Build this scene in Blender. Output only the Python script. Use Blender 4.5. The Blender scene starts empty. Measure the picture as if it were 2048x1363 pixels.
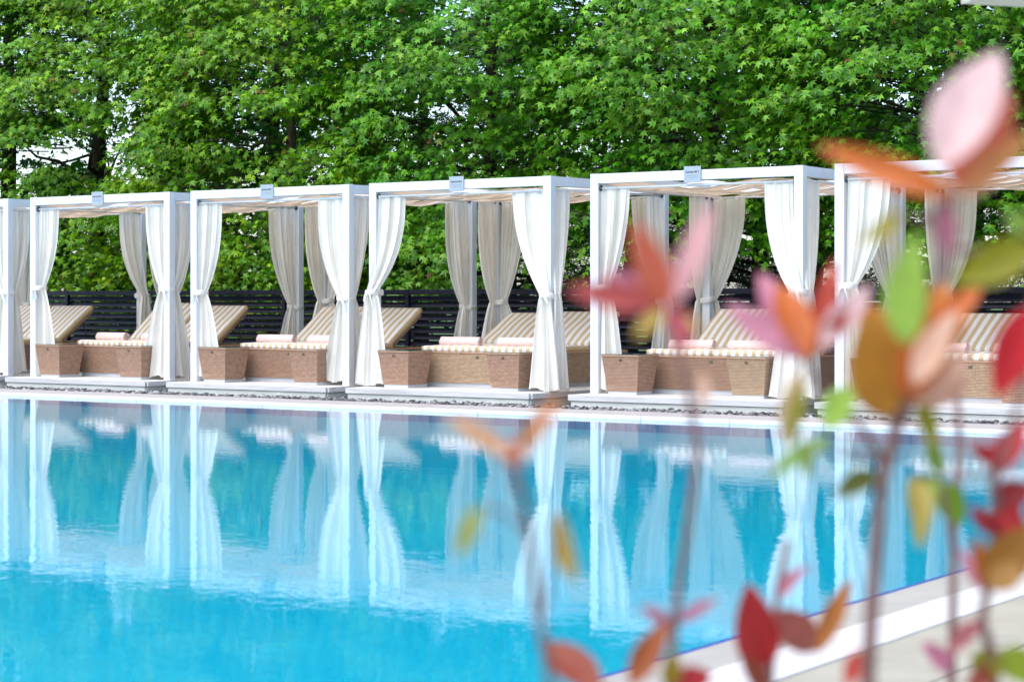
import bpy, bmesh, math, random
import numpy as np
from mathutils import Vector, Matrix

R = math.radians
random.seed(7)
NR = np.random.default_rng(11)
scene = bpy.context.scene
COL = scene.collection

# ------------------------------------------------------------------ camera
TH = R(34.27)                    # optical axis turned left of the row's normal
FPX, HOR, EYE = 4008.0, 602.0, 1.068
CT, ST = math.cos(TH), math.sin(TH)
cam = bpy.data.cameras.new('camera')
cam.sensor_width = 36.0
cam.lens = 36.0 * FPX / 2048.0
cam.shift_y = -(681.5 - HOR) / 2048.0
cam.clip_start, cam.clip_end = 0.05, 3000.0
cam.dof.use_dof = True
cam.dof.focus_distance = 22.3
cam.dof.aperture_fstop = 4.6
camo = bpy.data.objects.new('camera', cam)
camo.location = (0, 0, EYE)
camo.rotation_euler = (R(90), 0, TH)
COL.objects.link(camo)
scene.camera = camo

# ------------------------------------------------------------------ sky, sun, exposure
SUN_DIR = Vector((-0.14, -0.52, 0.95)).normalized()
world = bpy.data.worlds.new('World')
scene.world = world
world.use_nodes = True
wn = world.node_tree
for n in list(wn.nodes):
    wn.nodes.remove(n)
sky = wn.nodes.new('ShaderNodeTexSky')
sky.sky_type = 'NISHITA'
sky.sun_disc = False
sky.sun_elevation = math.asin(SUN_DIR.z)
sky.sun_rotation = math.atan2(SUN_DIR.x, SUN_DIR.y)
sky.altitude = 100
sky.air_density = 1.0
sky.dust_density = 1.8
sky.ozone_density = 1.0
bg = wn.nodes.new('ShaderNodeBackground')
bg.inputs['Strength'].default_value = 0.15
wo = wn.nodes.new('ShaderNodeOutputWorld')
wn.links.new(sky.outputs[0], bg.inputs[0])
wn.links.new(bg.outputs[0], wo.inputs[0])
sun = bpy.data.lights.new('sun', 'SUN')
sun.energy = 1.05
sun.angle = R(60)
sun.color = (1.0, 0.965, 0.92)
suno = bpy.data.objects.new('sun', sun)
suno.rotation_euler = SUN_DIR.to_track_quat('Z', 'Y').to_euler()
suno.location = (-10, -10, 30)
COL.objects.link(suno)
vs = scene.view_settings
vs.view_transform = 'Standard'
vs.look = 'None'
vs.gamma = 1.0
vs.use_curve_mapping = False
vs.exposure = 1.28
scene.cycles.use_denoising = True
scene.cycles.max_bounces = 10
scene.cycles.transparent_max_bounces = 12
scene.cycles.sample_clamp_indirect = 6.0

# ------------------------------------------------------------------ helpers
def at(px, py, Z):
    """photo pixel + distance along the optical axis -> world point"""
    u, v = (px - 1024.0) / FPX, (HOR - py) / FPX
    return Vector((Z * (CT * u - ST), Z * (ST * u + CT), EYE + v * Z))

def obj(name, me, parent=None, loc=(0, 0, 0), rz=0.0, mat=None):
    o = bpy.data.objects.new(name, me)
    COL.objects.link(o)
    o.location = loc
    o.rotation_euler = (0, 0, rz)
    if parent is not None:
        o.parent = parent
    if mat is not None and me is not None and not me.materials:
        me.materials.append(mat)
    return o

def thing(name, loc, label, cat, group=None, rz=0.0):
    o = obj(name, None, None, loc, rz)
    o.empty_display_size = 0.1
    return tag(o, label, cat, group)

def tag(o, label, cat, group=None):
    o['label'] = label
    o['category'] = cat
    if group:
        o['group'] = group
    return o

def struct(o, kind='structure'):
    o['kind'] = kind
    return o

def mesh(name, verts, faces, mat=None, smooth=False, uvs=None):
    me = bpy.data.meshes.new(name)
    me.from_pydata([tuple(v) for v in verts], [], faces)
    if uvs is not None:
        ul = me.uv_layers.new(name='UVMap')
        for p in me.polygons:
            for k, li in enumerate(p.loop_indices):
                ul.data[li].uv = uvs[p.index][k]
    if smooth:
        me.polygons.foreach_set('use_smooth', [True] * len(me.polygons))
    me.update()
    if mat:
        me.materials.append(mat)
    return me

def box_me(name, x0, x1, y0, y1, z0, z1, mat=None, bevel=0.0, uv=False):
    v = [(x0, y0, z0), (x1, y0, z0), (x1, y1, z0), (x0, y1, z0),
         (x0, y0, z1), (x1, y0, z1), (x1, y1, z1), (x0, y1, z1)]
    f = [(0, 3, 2, 1), (4, 5, 6, 7), (0, 1, 5, 4), (1, 2, 6, 5), (2, 3, 7, 6), (3, 0, 4, 7)]
    me = mesh(name, v, f, mat)
    if bevel > 0:
        bm = bmesh.new()
        bm.from_mesh(me)
        bmesh.ops.bevel(bm, geom=bm.edges[:], offset=bevel, segments=2, affect='EDGES', profile=0.6)
        bm.to_mesh(me)
        bm.free()
        me.polygons.foreach_set('use_smooth', [False] * len(me.polygons))
    return me

def taper_me(name, bx, by, tx, ty, z0, z1, mat=None, cx=0, cy=0):
    """four-sided body with different plan at bottom (half sizes bx,by) and top, UV in metres"""
    b = [(-bx, -by), (bx, -by), (bx, by), (-bx, by)]
    t = [(-tx, -ty), (tx, -ty), (tx, ty), (-tx, ty)]
    v = [(cx + x, cy + y, z0) for x, y in b] + [(cx + x, cy + y, z1) for x, y in t]
    f, uv = [], []
    off = 0.0
    h = z1 - z0
    for k in range(4):
        k2 = (k + 1) % 4
        f.append((k, k2, 4 + k2, 4 + k))
        wb = math.dist(b[k], b[k2]); wt = math.dist(t[k], t[k2])
        uv.append([(off - wb / 2, 0), (off + wb / 2, 0), (off + wt / 2, h), (off - wt / 2, h)])
        off += 2.013
    f.append((4, 5, 6, 7)); uv.append([t[0], t[1], t[2], t[3]])
    f.append((3, 2, 1, 0)); uv.append([b[3], b[2], b[1], b[0]])
    return mesh(name, v, f, mat, uvs=uv)

def tube_arrays(pts, rads, n=8, cap=True):
    pts = [Vector(p) for p in pts]
    V, F = [], []
    up = Vector((0.13, 0.31, 0.94))
    prev = None
    for i, p in enumerate(pts):
        if i == 0: d = pts[1] - pts[0]
        elif i == len(pts) - 1: d = pts[-1] - pts[-2]
        else: d = pts[i + 1] - pts[i - 1]
        d.normalize()
        if prev is None:
            a = d.cross(up)
            if a.length < 1e-3: a = d.cross(Vector((1, 0, 0)))
        else:
            a = prev - d * prev.dot(d)
        a.normalize(); prev = a
        b = d.cross(a)
        for k in range(n):
            an = 2 * math.pi * k / n
            V.append(p + (a * math.cos(an) + b * math.sin(an)) * rads[i])
    for i in range(len(pts) - 1):
        for k in range(n):
            k2 = (k + 1) % n
            F.append((i * n + k, i * n + k2, (i + 1) * n + k2, (i + 1) * n + k))
    if cap:
        F.append(tuple(reversed(range(n))))
        F.append(tuple((len(pts) - 1) * n + k for k in range(n)))
    return V, F

def tube_me(name, pts, rads, mat=None, n=8, smooth=True):
    if not isinstance(rads, (list, tuple)):
        rads = [rads] * len(pts)
    V, F = tube_arrays(pts, rads, n)
    return mesh(name, V, F, mat, smooth)

def big_mesh(name, verts, faces_idx, nper, mat=None, smooth=False):
    """verts (N,3) and faces_idx (M,nper) numpy arrays"""
    me = bpy.data.meshes.new(name)
    me.vertices.add(len(verts))
    me.vertices.foreach_set('co', verts.astype(np.float32).ravel())
    M = len(faces_idx)
    me.loops.add(M * nper)
    me.loops.foreach_set('vertex_index', faces_idx.astype(np.int32).ravel())
    me.polygons.add(M)
    me.polygons.foreach_set('loop_start', np.arange(0, M * nper, nper, dtype=np.int32))
    me.polygons.foreach_set('loop_total', np.full(M, nper, dtype=np.int32))
    if smooth:
        me.polygons.foreach_set('use_smooth', np.ones(M, dtype=bool))
    me.update(calc_edges=True)
    me.validate()
    if mat:
        me.materials.append(mat)
    return me

# ------------------------------------------------------------------ materials
def new_mat(name):
    m = bpy.data.materials.new(name)
    m.use_nodes = True
    nt = m.node_tree
    b = nt.nodes['Principled BSDF']
    return m, nt, b

def nd(nt, t, **kw):
    n = nt.nodes.new(t)
    for k, v in kw.items():
        setattr(n, k, v)
    return n

def pm(name, col, rough=0.6, var=0.12, scale=4.0, bump=0.0, bscale=60.0, stretch=(1, 1, 1), spec=0.4, dirt=None, dscale=1.3, damt=0.4):
    """painted/stone/wood material: noise-varied colour, fine bump, optional stain colour"""
    m, nt, b = new_mat(name)
    b.inputs['Roughness'].default_value = rough
    b.inputs['Specular IOR Level'].default_value = spec
    tc = nd(nt, 'ShaderNodeTexCoord')
    mp = nd(nt, 'ShaderNodeMapping')
    mp.inputs['Scale'].default_value = stretch
    oi = nd(nt, 'ShaderNodeObjectInfo')
    add = nd(nt, 'ShaderNodeVectorMath', operation='MULTIPLY_ADD')
    add.inputs[1].default_value = (37.0, 17.0, 53.0)
    nt.links.new(oi.outputs['Random'], add.inputs[0])
    nt.links.new(tc.outputs['Object'], add.inputs[2])
    nt.links.new(add.outputs[0], mp.inputs[0])
    no = nd(nt, 'ShaderNodeTexNoise')
    no.inputs['Scale'].default_value = scale
    no.inputs['Detail'].default_value = 5
    nt.links.new(mp.outputs[0], no.inputs['Vector'])
    rp = nd(nt, 'ShaderNodeValToRGB')
    c0 = [max(0, c * (1 - var)) for c in col]
    c1 = [min(1, c * (1 + var)) for c in col]
    rp.color_ramp.elements[0].position = 0.3
    rp.color_ramp.elements[1].position = 0.7
    rp.color_ramp.elements[0].color = (*c0, 1)
    rp.color_ramp.elements[1].color = (*c1, 1)
    nt.links.new(no.outputs['Fac'], rp.inputs[0])
    out = rp.outputs[0]
    if dirt:
        n2 = nd(nt, 'ShaderNodeTexNoise')
        n2.inputs['Scale'].default_value = dscale
        n2.inputs['Detail'].default_value = 8
        n2.inputs['Roughness'].default_value = 0.65
        nt.links.new(mp.outputs[0], n2.inputs['Vector'])
        r2 = nd(nt, 'ShaderNodeMapRange')
        r2.inputs[1].default_value = 0.5; r2.inputs[2].default_value = 0.72
        r2.inputs[3].default_value = 0.0; r2.inputs[4].default_value = damt
        nt.links.new(n2.outputs['Fac'], r2.inputs[0])
        mx = nd(nt, 'ShaderNodeMix', data_type='RGBA')
        mx.inputs['B'].default_value = (*dirt, 1)
        nt.links.new(r2.outputs[0], mx.inputs['Factor'])
        nt.links.new(out, mx.inputs['A'])
        out = mx.outputs['Result']
    nt.links.new(out, b.inputs['Base Color'])
    if bump > 0:
        n3 = nd(nt, 'ShaderNodeTexNoise')
        n3.inputs['Scale'].default_value = bscale
        n3.inputs['Detail'].default_value = 4
        nt.links.new(mp.outputs[0], n3.inputs['Vector'])
        bp = nd(nt, 'ShaderNodeBump')
        bp.inputs['Strength'].default_value = bump
        bp.inputs['Distance'].default_value = 0.004
        nt.links.new(n3.outputs['Fac'], bp.inputs['Height'])
        nt.links.new(bp.outputs[0], b.inputs['Normal'])
    return m

def fabric(name, col, trans=0.25, var=0.05, scale=3.0, bscale=220.0):
    m = pm(name, col, 0.9, var, scale, 0.25, bscale, spec=0.1)
    nt = m.node_tree
    b = nt.nodes['Principled BSDF']
    out = nt.nodes['Material Output']
    tr = nd(nt, 'ShaderNodeBsdfTranslucent')
    tr.inputs['Color'].default_value = (*col, 1)
    mx = nd(nt, 'ShaderNodeMixShader')
    mx.inputs[0].default_value = trans
    nt.links.new(b.outputs[0], mx.inputs[1])
    nt.links.new(tr.outputs[0], mx.inputs[2])
    nt.links.new(mx.outputs[0], out.inputs['Surface'])
    return m

M = {}
M['white'] = pm('white_paint', (0.72, 0.745, 0.775), 0.42, 0.03, 3.0, 0.08, 40, dirt=(0.6, 0.6, 0.57), dscale=2.2, damt=0.22)
M['rod'] = pm('white_tube', (0.78, 0.78, 0.78), 0.35, 0.03)
M['bracket'] = pm('bracket_grey', (0.06, 0.07, 0.08), 0.4, 0.1)
M['curtain'] = fabric('curtain_cloth', (0.90, 0.87, 0.80), 0.22)
M['tie'] = fabric('tie_cloth', (0.82, 0.80, 0.755), 0.15)
M['canopy'] = fabric('canopy_beige', (0.62, 0.47, 0.33), 0.6)
M['canopy_white_lit'] = fabric('canopy_white_lit', (0.88, 0.86, 0.84), 0.75)  # white strips stand for cloth bulges brightened by sky light, painted as colour
M['board'] = pm('deck_board', (0.63, 0.625, 0.61), 0.7, 0.12, 6.0, 0.4, 50, (0.6, 8, 8), dirt=(0.30, 0.30, 0.29), dscale=1.2, damt=0.5)
M['skirt'] = pm('skirt_board', (0.66, 0.67, 0.61), 0.75, 0.10, 6.0, 0.4, 50, (0.6, 8, 8), dirt=(0.33, 0.34, 0.28), dscale=1.6, damt=0.5)
M['plinth'] = pm('aluminium_plinth', (0.55, 0.56, 0.57), 0.4, 0.08, 3.0)
M['emblem'] = pm('brass_emblem', (0.10, 0.08, 0.05), 0.35, 0.1)
M['fence'] = pm('navy_stain', (0.010, 0.011, 0.027), 0.55, 0.35, 5.0, 0.5, 40, (0.5, 6, 10), spec=0.3)
M['towel'] = pm('pink_towel', (0.80, 0.60, 0.56), 0.95, 0.06, 20.0, 1.0, 160, spec=0.05)
M['coping'] = pm('coping_stone', (0.43, 0.385, 0.35), 0.75, 0.10, 7.0, 0.3, 90, dirt=(0.42, 0.38, 0.34), dscale=2.0, damt=0.4)
M['lip'] = pm('coping_lip', (0.69, 0.66, 0.615), 0.5, 0.05, 5.0, 0.1, 60, dirt=(0.62, 0.60, 0.57), dscale=3.0, damt=0.35)
M['greycoping'] = pm('grey_coping', (0.41, 0.38, 0.325), 0.7, 0.08, 6.0, 0.3, 80, dirt=(0.36, 0.35, 0.33), dscale=1.8, damt=0.4)
M['paving'] = pm('beige_paving', (0.40, 0.365, 0.28), 0.75, 0.10, 4.0, 0.4, 70, dirt=(0.34, 0.31, 0.25), dscale=1.5, damt=0.5)
M['bluetile'] = pm('blue_tile', (0.012, 0.06, 0.36), 0.25, 0.15, 20.0)
M['soil'] = pm('soil', (0.06, 0.045, 0.03), 0.95, 0.3, 12.0, 1.0, 40)
M['bark'] = pm('dark_bark', (0.050, 0.038, 0.028), 0.95, 0.4, 9.0, 1.0, 25, (1, 1, 0.35), spec=0.1)
M['barklight'] = pm('brown_bark', (0.14, 0.10, 0.065), 0.95, 0.35, 9.0, 1.0, 25, (1, 1, 0.35), spec=0.1)
M['grass'] = pm('grass', (0.07, 0.12, 0.03), 0.95, 0.4, 1.2, 1.0, 30)
M['parasol'] = fabric('parasol_cloth', (0.78, 0.70, 0.58), 0.3)
M['stem'] = pm('red_stem', (0.17, 0.085, 0.075), 0.6, 0.25, 30.0)

def wicker(name, c0, c1, dark):
    m, nt, b = new_mat(name)
    b.inputs['Roughness'].default_value = 0.55
    uv = nd(nt, 'ShaderNodeUVMap')
    br = nd(nt, 'ShaderNodeTexBrick')
    br.offset = 0.5
    br.inputs['Scale'].default_value = 1.0
    br.inputs['Brick Width'].default_value = 0.034
    br.inputs['Row Height'].default_value = 0.0145
    br.inputs['Mortar Size'].default_value = 0.0027
    br.inputs['Mortar Smooth'].default_value = 0.4
    br.inputs['Color1'].default_value = (*c0, 1)
    br.inputs['Color2'].default_value = (*c1, 1)
    br.inputs['Mortar'].default_value = (*dark, 1)
    nt.links.new(uv.outputs[0], br.inputs['Vector'])
    no = nd(nt, 'ShaderNodeTexNoise')
    no.inputs['Scale'].default_value = 9.0
    no.inputs['Detail'].default_value = 4.0
    mp = nd(nt, 'ShaderNodeMapping')
    mp.inputs['Scale'].default_value = (1.0, 2.0, 1.0)
    nt.links.new(uv.outputs[0], mp.inputs[0])
    nt.links.new(mp.outputs[0], no.inputs['Vector'])
    mr = nd(nt, 'ShaderNodeMapRange')
    mr.inputs[1].default_value = 0.3; mr.inputs[2].default_value = 0.7
    mr.inputs[3].default_value = 0.88; mr.inputs[4].default_value = 1.10
    nt.links.new(no.outputs['Fac'], mr.inputs[0])
    mu = nd(nt, 'ShaderNodeVectorMath', operation='SCALE')
    nt.links.new(br.outputs['Color'], mu.inputs[0])
    nt.links.new(mr.outputs[0], mu.inputs['Scale'])
    nt.links.new(mu.outputs[0], b.inputs['Base Color'])
    bp = nd(nt, 'ShaderNodeBump', invert=True)
    bp.inputs['Strength'].default_value = 0.8
    bp.inputs['Distance'].default_value = 0.004
    nt.links.new(br.outputs['Fac'], bp.inputs['Height'])
    nt.links.new(bp.outputs[0], b.inputs['Normal'])
    return m
M['wicker'] = wicker('wicker_brown', (0.58, 0.365, 0.24), (0.43, 0.255, 0.165), (0.17, 0.092, 0.058))
M['wickertan'] = wicker('wicker_tan', (0.60, 0.42, 0.265), (0.46, 0.31, 0.185), (0.19, 0.12, 0.07))

M['wickershade'] = wicker('wicker_bed_shaded', (0.45, 0.275, 0.175), (0.35, 0.205, 0.13), (0.13, 0.07, 0.043))  # darker copy for beds set back in the cabanas: shade put into colour
M['rim'] = pm('wicker_rim', (0.42, 0.25, 0.155), 0.6, 0.25, 60.0)

def stripes():
    m, nt, b = new_mat('striped_canvas')
    b.inputs['Roughness'].default_value = 0.9
    b.inputs['Specular IOR Level'].default_value = 0.1
    tc = nd(nt, 'ShaderNodeTexCoord')
    sx = nd(nt, 'ShaderNodeSeparateXYZ')
    nt.links.new(tc.outputs['Object'], sx.inputs[0])
    a = nd(nt, 'ShaderNodeMath', operation='DIVIDE'); a.inputs[1].default_value = 0.0975
    wn_ = nd(nt, 'ShaderNodeTexNoise'); wn_.inputs['Scale'].default_value = 3.5
    nt.links.new(tc.outputs['Object'], wn_.inputs['Vector'])
    wm_ = nd(nt, 'ShaderNodeMath', operation='MULTIPLY_ADD'); wm_.inputs[1].default_value = 0.022
    nt.links.new(wn_.outputs['Fac'], wm_.inputs[0]); nt.links.new(sx.outputs[0], wm_.inputs[2])
    nt.links.new(wm_.outputs[0], a.inputs[0])
    ad = nd(nt, 'ShaderNodeMath', operation='ADD'); ad.inputs[1].default_value = 100.6
    nt.links.new(a.outputs[0], ad.inputs[0])
    f = nd(nt, 'ShaderNodeMath', operation='FRACT')
    nt.links.new(ad.outputs[0], f.inputs[0])
    g = nd(nt, 'ShaderNodeMath', operation='GREATER_THAN'); g.inputs[1].default_value = 0.52
    nt.links.new(f.outputs[0], g.inputs[0])
    mx = nd(nt, 'ShaderNodeMix', data_type='RGBA')
    mx.inputs['A'].default_value = (0.80, 0.785, 0.75, 1)
    mx.inputs['B'].default_value = (0.61, 0.45, 0.26, 1)
    nt.links.new(g.outputs[0], mx.inputs['Factor'])
    nt.links.new(mx.outputs['Result'], b.inputs['Base Color'])
    no = nd(nt, 'ShaderNodeTexNoise'); no.inputs['Scale'].default_value = 9.0
    nt.links.new(tc.outputs['Object'], no.inputs['Vector'])
    bp = nd(nt, 'ShaderNodeBump'); bp.inputs['Strength'].default_value = 0.5; bp.inputs['Distance'].default_value = 0.02
    nt.links.new(no.outputs['Fac'], bp.inputs['Height'])
    nt.links.new(bp.outputs[0], b.inputs['Normal'])
    return m
M['stripe'] = stripes()

def glass_top():
    m, nt, b = new_mat('tinted_glass')
    b.inputs['Base Color'].default_value = (0.30, 0.42, 0.38, 1)
    b.inputs['Roughness'].default_value = 0.04
    b.inputs['IOR'].default_value = 1.5
    b.inputs['Transmission Weight'].default_value = 0.75
    return m
M['glass'] = glass_top()

def acrylic():
    m, nt, b = new_mat('acrylic_plate')
    b.inputs['Base Color'].default_value = (0.36, 0.42, 0.48, 1)
    b.inputs['Roughness'].default_value = 0.18
    return m
M['plate'] = acrylic()
M['ink'] = pm('sign_ink', (0.012, 0.02, 0.035), 0.5, 0.0)
M['inkgrey'] = pm('sign_small_print', (0.16, 0.22, 0.30), 0.5, 0.0)

def leaf_mat(name, ramp, trans=0.25, rough=0.45, single=False):
    m, nt, b = new_mat(name)
    geo = nd(nt, 'ShaderNodeNewGeometry')
    rp = nd(nt, 'ShaderNodeValToRGB')
    els = rp.color_ramp.elements
    while len(els) < len(ramp):
        els.new(0.5)
    for e, (p, c) in zip(els, ramp):
        e.position = p
        e.color = (*c, 1)
    oi = nd(nt, 'ShaderNodeObjectInfo')
    nt.links.new(oi.outputs['Random'] if single else geo.outputs['Random Per Island'], rp.inputs[0])
    tc = nd(nt, 'ShaderNodeTexCoord')
    no = nd(nt, 'ShaderNodeTexNoise'); no.inputs['Scale'].default_value = 0.9; no.inputs['Detail'].default_value = 2
    nt.links.new(tc.outputs['Object'], no.inputs['Vector'])
    hs = nd(nt, 'ShaderNodeHueSaturation')
    mr = nd(nt, 'ShaderNodeMapRange')
    mr.inputs[1].default_value = 0.3; mr.inputs[2].default_value = 0.7
    mr.inputs[3].default_value = 0.515; mr.inputs[4].default_value = 0.475
    nt.links.new(no.outputs['Fac'], mr.inputs[0])
    nt.links.new(mr.outputs[0], hs.inputs['Hue'])
    n2 = nd(nt, 'ShaderNodeTexNoise'); n2.inputs['Scale'].default_value = 1.7; n2.inputs['Detail'].default_value = 3
    nt.links.new(tc.outputs['Object'], n2.inputs['Vector'])
    m2 = nd(nt, 'ShaderNodeMapRange')
    m2.inputs[1].default_value = 0.32; m2.inputs[2].default_value = 0.68
    m2.inputs[3].default_value = 0.55; m2.inputs[4].default_value = 1.40
    nt.links.new(n2.outputs['Fac'], m2.inputs[0])
    nt.links.new(m2.outputs[0], hs.inputs['Value'])
    hs.inputs['Saturation'].default_value = 1.08
    nt.links.new(rp.outputs[0], hs.inputs['Color'])
    nt.links.new(hs.outputs[0], b.inputs['Base Color'])
    b.inputs['Roughness'].default_value = rough
    b.inputs['Specular IOR Level'].default_value = 0.4
    tr = nd(nt, 'ShaderNodeBsdfTranslucent')
    nt.links.new(hs.outputs[0], tr.inputs['Color'])
    mx = nd(nt, 'ShaderNodeMixShader'); mx.inputs[0].default_value = trans
    nt.links.new(b.outputs[0], mx.inputs[1]); nt.links.new(tr.outputs[0], mx.inputs[2])
    nt.links.new(mx.outputs[0], nt.nodes['Material Output'].inputs['Surface'])
    return m
RAMPS = {'leaf_a': [(0, (0.018, 0.115, 0.010)), (0.5, (0.040, 0.20, 0.014)), (1, (0.085, 0.28, 0.024))],
         'leaf_b': [(0, (0.055, 0.18, 0.007)), (0.5, (0.125, 0.32, 0.012)), (0.985, (0.22, 0.42, 0.025)), (1, (0.30, 0.10, 0.05))],
         'leaf_c': [(0, (0.040, 0.165, 0.010)), (0.5, (0.10, 0.31, 0.020)), (0.99, (0.21, 0.43, 0.060)), (1, (0.25, 0.09, 0.04))]}
for kk in RAMPS:
    M[kk] = leaf_mat(kk, RAMPS[kk])
    M[kk + '_single'] = leaf_mat(kk + '_single', RAMPS[kk], single=True)
M['needle'] = leaf_mat('pine_needle', [(0, (0.012, 0.035, 0.014)), (1, (0.03, 0.075, 0.024))], 0.1, 0.6)

def shrub_leaf():
    m, nt, b = new_mat('shrub_leaf')
    oi = nd(nt, 'ShaderNodeObjectInfo')
    tc = nd(nt, 'ShaderNodeTexCoord')
    no = nd(nt, 'ShaderNodeTexNoise'); no.inputs['Scale'].default_value = 55.0; no.inputs['Detail'].default_value = 3
    nt.links.new(tc.outputs['Object'], no.inputs['Vector'])
    mr = nd(nt, 'ShaderNodeMapRange')
    mr.inputs[3].default_value = 0.75; mr.inputs[4].default_value = 1.25
    nt.links.new(no.outputs['Fac'], mr.inputs[0])
    mu = nd(nt, 'ShaderNodeVectorMath', operation='SCALE')
    nt.links.new(oi.outputs['Color'], mu.inputs[0])
    nt.links.new(mr.outputs[0], mu.inputs['Scale'])
    nt.links.new(mu.outputs[0], b.inputs['Base Color'])
    b.inputs['Roughness'].default_value = 0.4
    b.inputs['Specular IOR Level'].default_value = 0.3
    tr = nd(nt, 'ShaderNodeBsdfTranslucent')
    nt.links.new(mu.outputs[0], tr.inputs['Color'])
    mx = nd(nt, 'ShaderNodeMixShader'); mx.inputs[0].default_value = 0.35
    nt.links.new(b.outputs[0], mx.inputs[1]); nt.links.new(tr.outputs[0], mx.inputs[2])
    nt.links.new(mx.outputs[0], nt.nodes['Material Output'].inputs['Surface'])
    return m
M['shrub'] = shrub_leaf()

def pool_tile(name, c1, c2, cm, bw, rh, ms):
    m, nt, b = new_mat(name)
    b.inputs['Roughness'].default_value = 0.4
    tc = nd(nt, 'ShaderNodeTexCoord')
    mp = nd(nt, 'ShaderNodeMapping')
    nt.links.new(tc.outputs['UV'], mp.inputs[0])
    br = nd(nt, 'ShaderNodeTexBrick'); br.offset = 0.0
    br.inputs['Scale'].default_value = 1.0
    br.inputs['Brick Width'].default_value = bw
    br.inputs['Row Height'].default_value = rh
    br.inputs['Mortar Size'].default_value = ms
    br.inputs['Color1'].default_value = (*c1, 1)
    br.inputs['Color2'].default_value = (*c2, 1)
    br.inputs['Mortar'].default_value = (*cm, 1)
    nt.links.new(mp.outputs[0], br.inputs['Vector'])
    nt.links.new(br.outputs['Color'], b.inputs['Base Color'])
    return m
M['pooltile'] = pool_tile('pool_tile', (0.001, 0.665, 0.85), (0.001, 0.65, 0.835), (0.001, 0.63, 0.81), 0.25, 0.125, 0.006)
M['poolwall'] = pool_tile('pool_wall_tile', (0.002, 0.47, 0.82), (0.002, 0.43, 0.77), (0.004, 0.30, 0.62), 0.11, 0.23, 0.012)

def water_mat():
    m, nt, b = new_mat('pool_water')
    nt.nodes.remove(b)
    tc = nd(nt, 'ShaderNodeTexCoord')
    mp = nd(nt, 'ShaderNodeMapping'); mp.inputs['Scale'].default_value = (1.0, 1.25, 1.0); mp.inputs['Rotation'].default_value = (0, 0, R(20))
    nt.links.new(tc.outputs['Object'], mp.inputs[0])
    n1 = nd(nt, 'ShaderNodeTexNoise'); n1.inputs['Scale'].default_value = 4.5; n1.inputs['Detail'].default_value = 3.0; n1.inputs['Roughness'].default_value = 0.55
    nt.links.new(mp.outputs[0], n1.inputs['Vector'])
    n2 = nd(nt, 'ShaderNodeTexNoise'); n2.inputs['Scale'].default_value = 20.0; n2.inputs['Detail'].default_value = 2.0
    nt.links.new(mp.outputs[0], n2.inputs['Vector'])
    ma = nd(nt, 'ShaderNodeMath', operation='MULTIPLY_ADD'); ma.inputs[1].default_value = 0.30
    nt.links.new(n2.outputs['Fac'], ma.inputs[0]); nt.links.new(n1.outputs['Fac'], ma.inputs[2])
    bp = nd(nt, 'ShaderNodeBump'); bp.inputs['Strength'].default_value = 1.0; bp.inputs['Distance'].default_value = 0.0008
    nt.links.new(ma.outputs[0], bp.inputs['Height'])
    fr = nd(nt, 'ShaderNodeFresnel'); fr.inputs['IOR'].default_value = 1.333
    nt.links.new(bp.outputs[0], fr.inputs['Normal'])
    gl = nd(nt, 'ShaderNodeBsdfGlossy'); gl.inputs['Roughness'].default_value = 0.0
    gl.inputs['Color'].default_value = (1, 1, 1, 1)
    nt.links.new(bp.outputs[0], gl.inputs['Normal'])
    rf = nd(nt, 'ShaderNodeBsdfRefraction'); rf.inputs['Roughness'].default_value = 0.0; rf.inputs['IOR'].default_value = 1.333
    rf.inputs['Color'].default_value = (0.93, 1.0, 1.0, 1)
    nt.links.new(bp.outputs[0], rf.inputs['Normal'])
    mx = nd(nt, 'ShaderNodeMixShader')
    nt.links.new(fr.outputs[0], mx.inputs[0])
    nt.links.new(rf.outputs[0], mx.inputs[1]); nt.links.new(gl.outputs[0], mx.inputs[2])
    nt.links.new(mx.outputs[0], nt.nodes['Material Output'].inputs['Surface'])
    return m
M['water'] = water_mat()

# ------------------------------------------------------------------ the setting
PX0, PX1, PY0, PY1 = -34.0, -2.92, 0.6, 15.57      # pool
ZC, ZG, ZP = 0.033, -0.068, 0.081                   # coping top, gravel bed, platform top
# ground sheet with a hole for the pool
B = 900.0
hx0, hx1, hy0, hy1 = PX0 - 0.05, PX1 + 0.05, PY0 - 0.05, PY1 + 0.05
gv = [(-B, -B, ZG), (B, -B, ZG), (B, B, ZG), (-B, B, ZG), (hx0, hy0, ZG), (hx1, hy0, ZG), (hx1, hy1, ZG), (hx0, hy1, ZG)]
struct(obj('ground', mesh('ground', gv, [(0, 1, 5, 4), (1, 2, 6, 5), (2, 3, 7, 6), (3, 0, 4, 7)], M['grass'])))
gb = box_me('gravel_bed', -30, 2, PY1 + 0.4, 21.4, ZG - 0.02, ZG + 0.006, M['soil'])
struct(obj('gravel_bed', gb))
# pool basin (inside faces) and water
def basin():
    dz = -1.5
    v = [(PX0, PY0, dz), (PX1, PY0, dz), (PX1, PY1, dz), (PX0, PY1, dz), (PX0, PY0, 0.028), (PX1, PY0, 0.028), (PX1, PY1, 0.028), (PX0, PY1, 0.028)]
    f = [(0, 1, 2, 3), (3, 2, 6, 7), (2, 1, 5, 6), (1, 0, 4, 5), (0, 3, 7, 4)]
    L, W = PX1 - PX0, PY1 - PY0
    uv = [[(0, 0), (L, 0), (L, W), (0, W)]]
    for (a, b_) in ((L, 1.5), (W, 1.5), (L, 1.5), (W, 1.5)):
        uv.append([(0, 0), (a, 0), (a, b_), (0, b_)])
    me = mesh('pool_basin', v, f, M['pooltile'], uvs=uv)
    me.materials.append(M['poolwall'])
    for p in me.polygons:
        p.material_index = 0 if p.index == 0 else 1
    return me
struct(obj('pool_basin', basin()))
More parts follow.
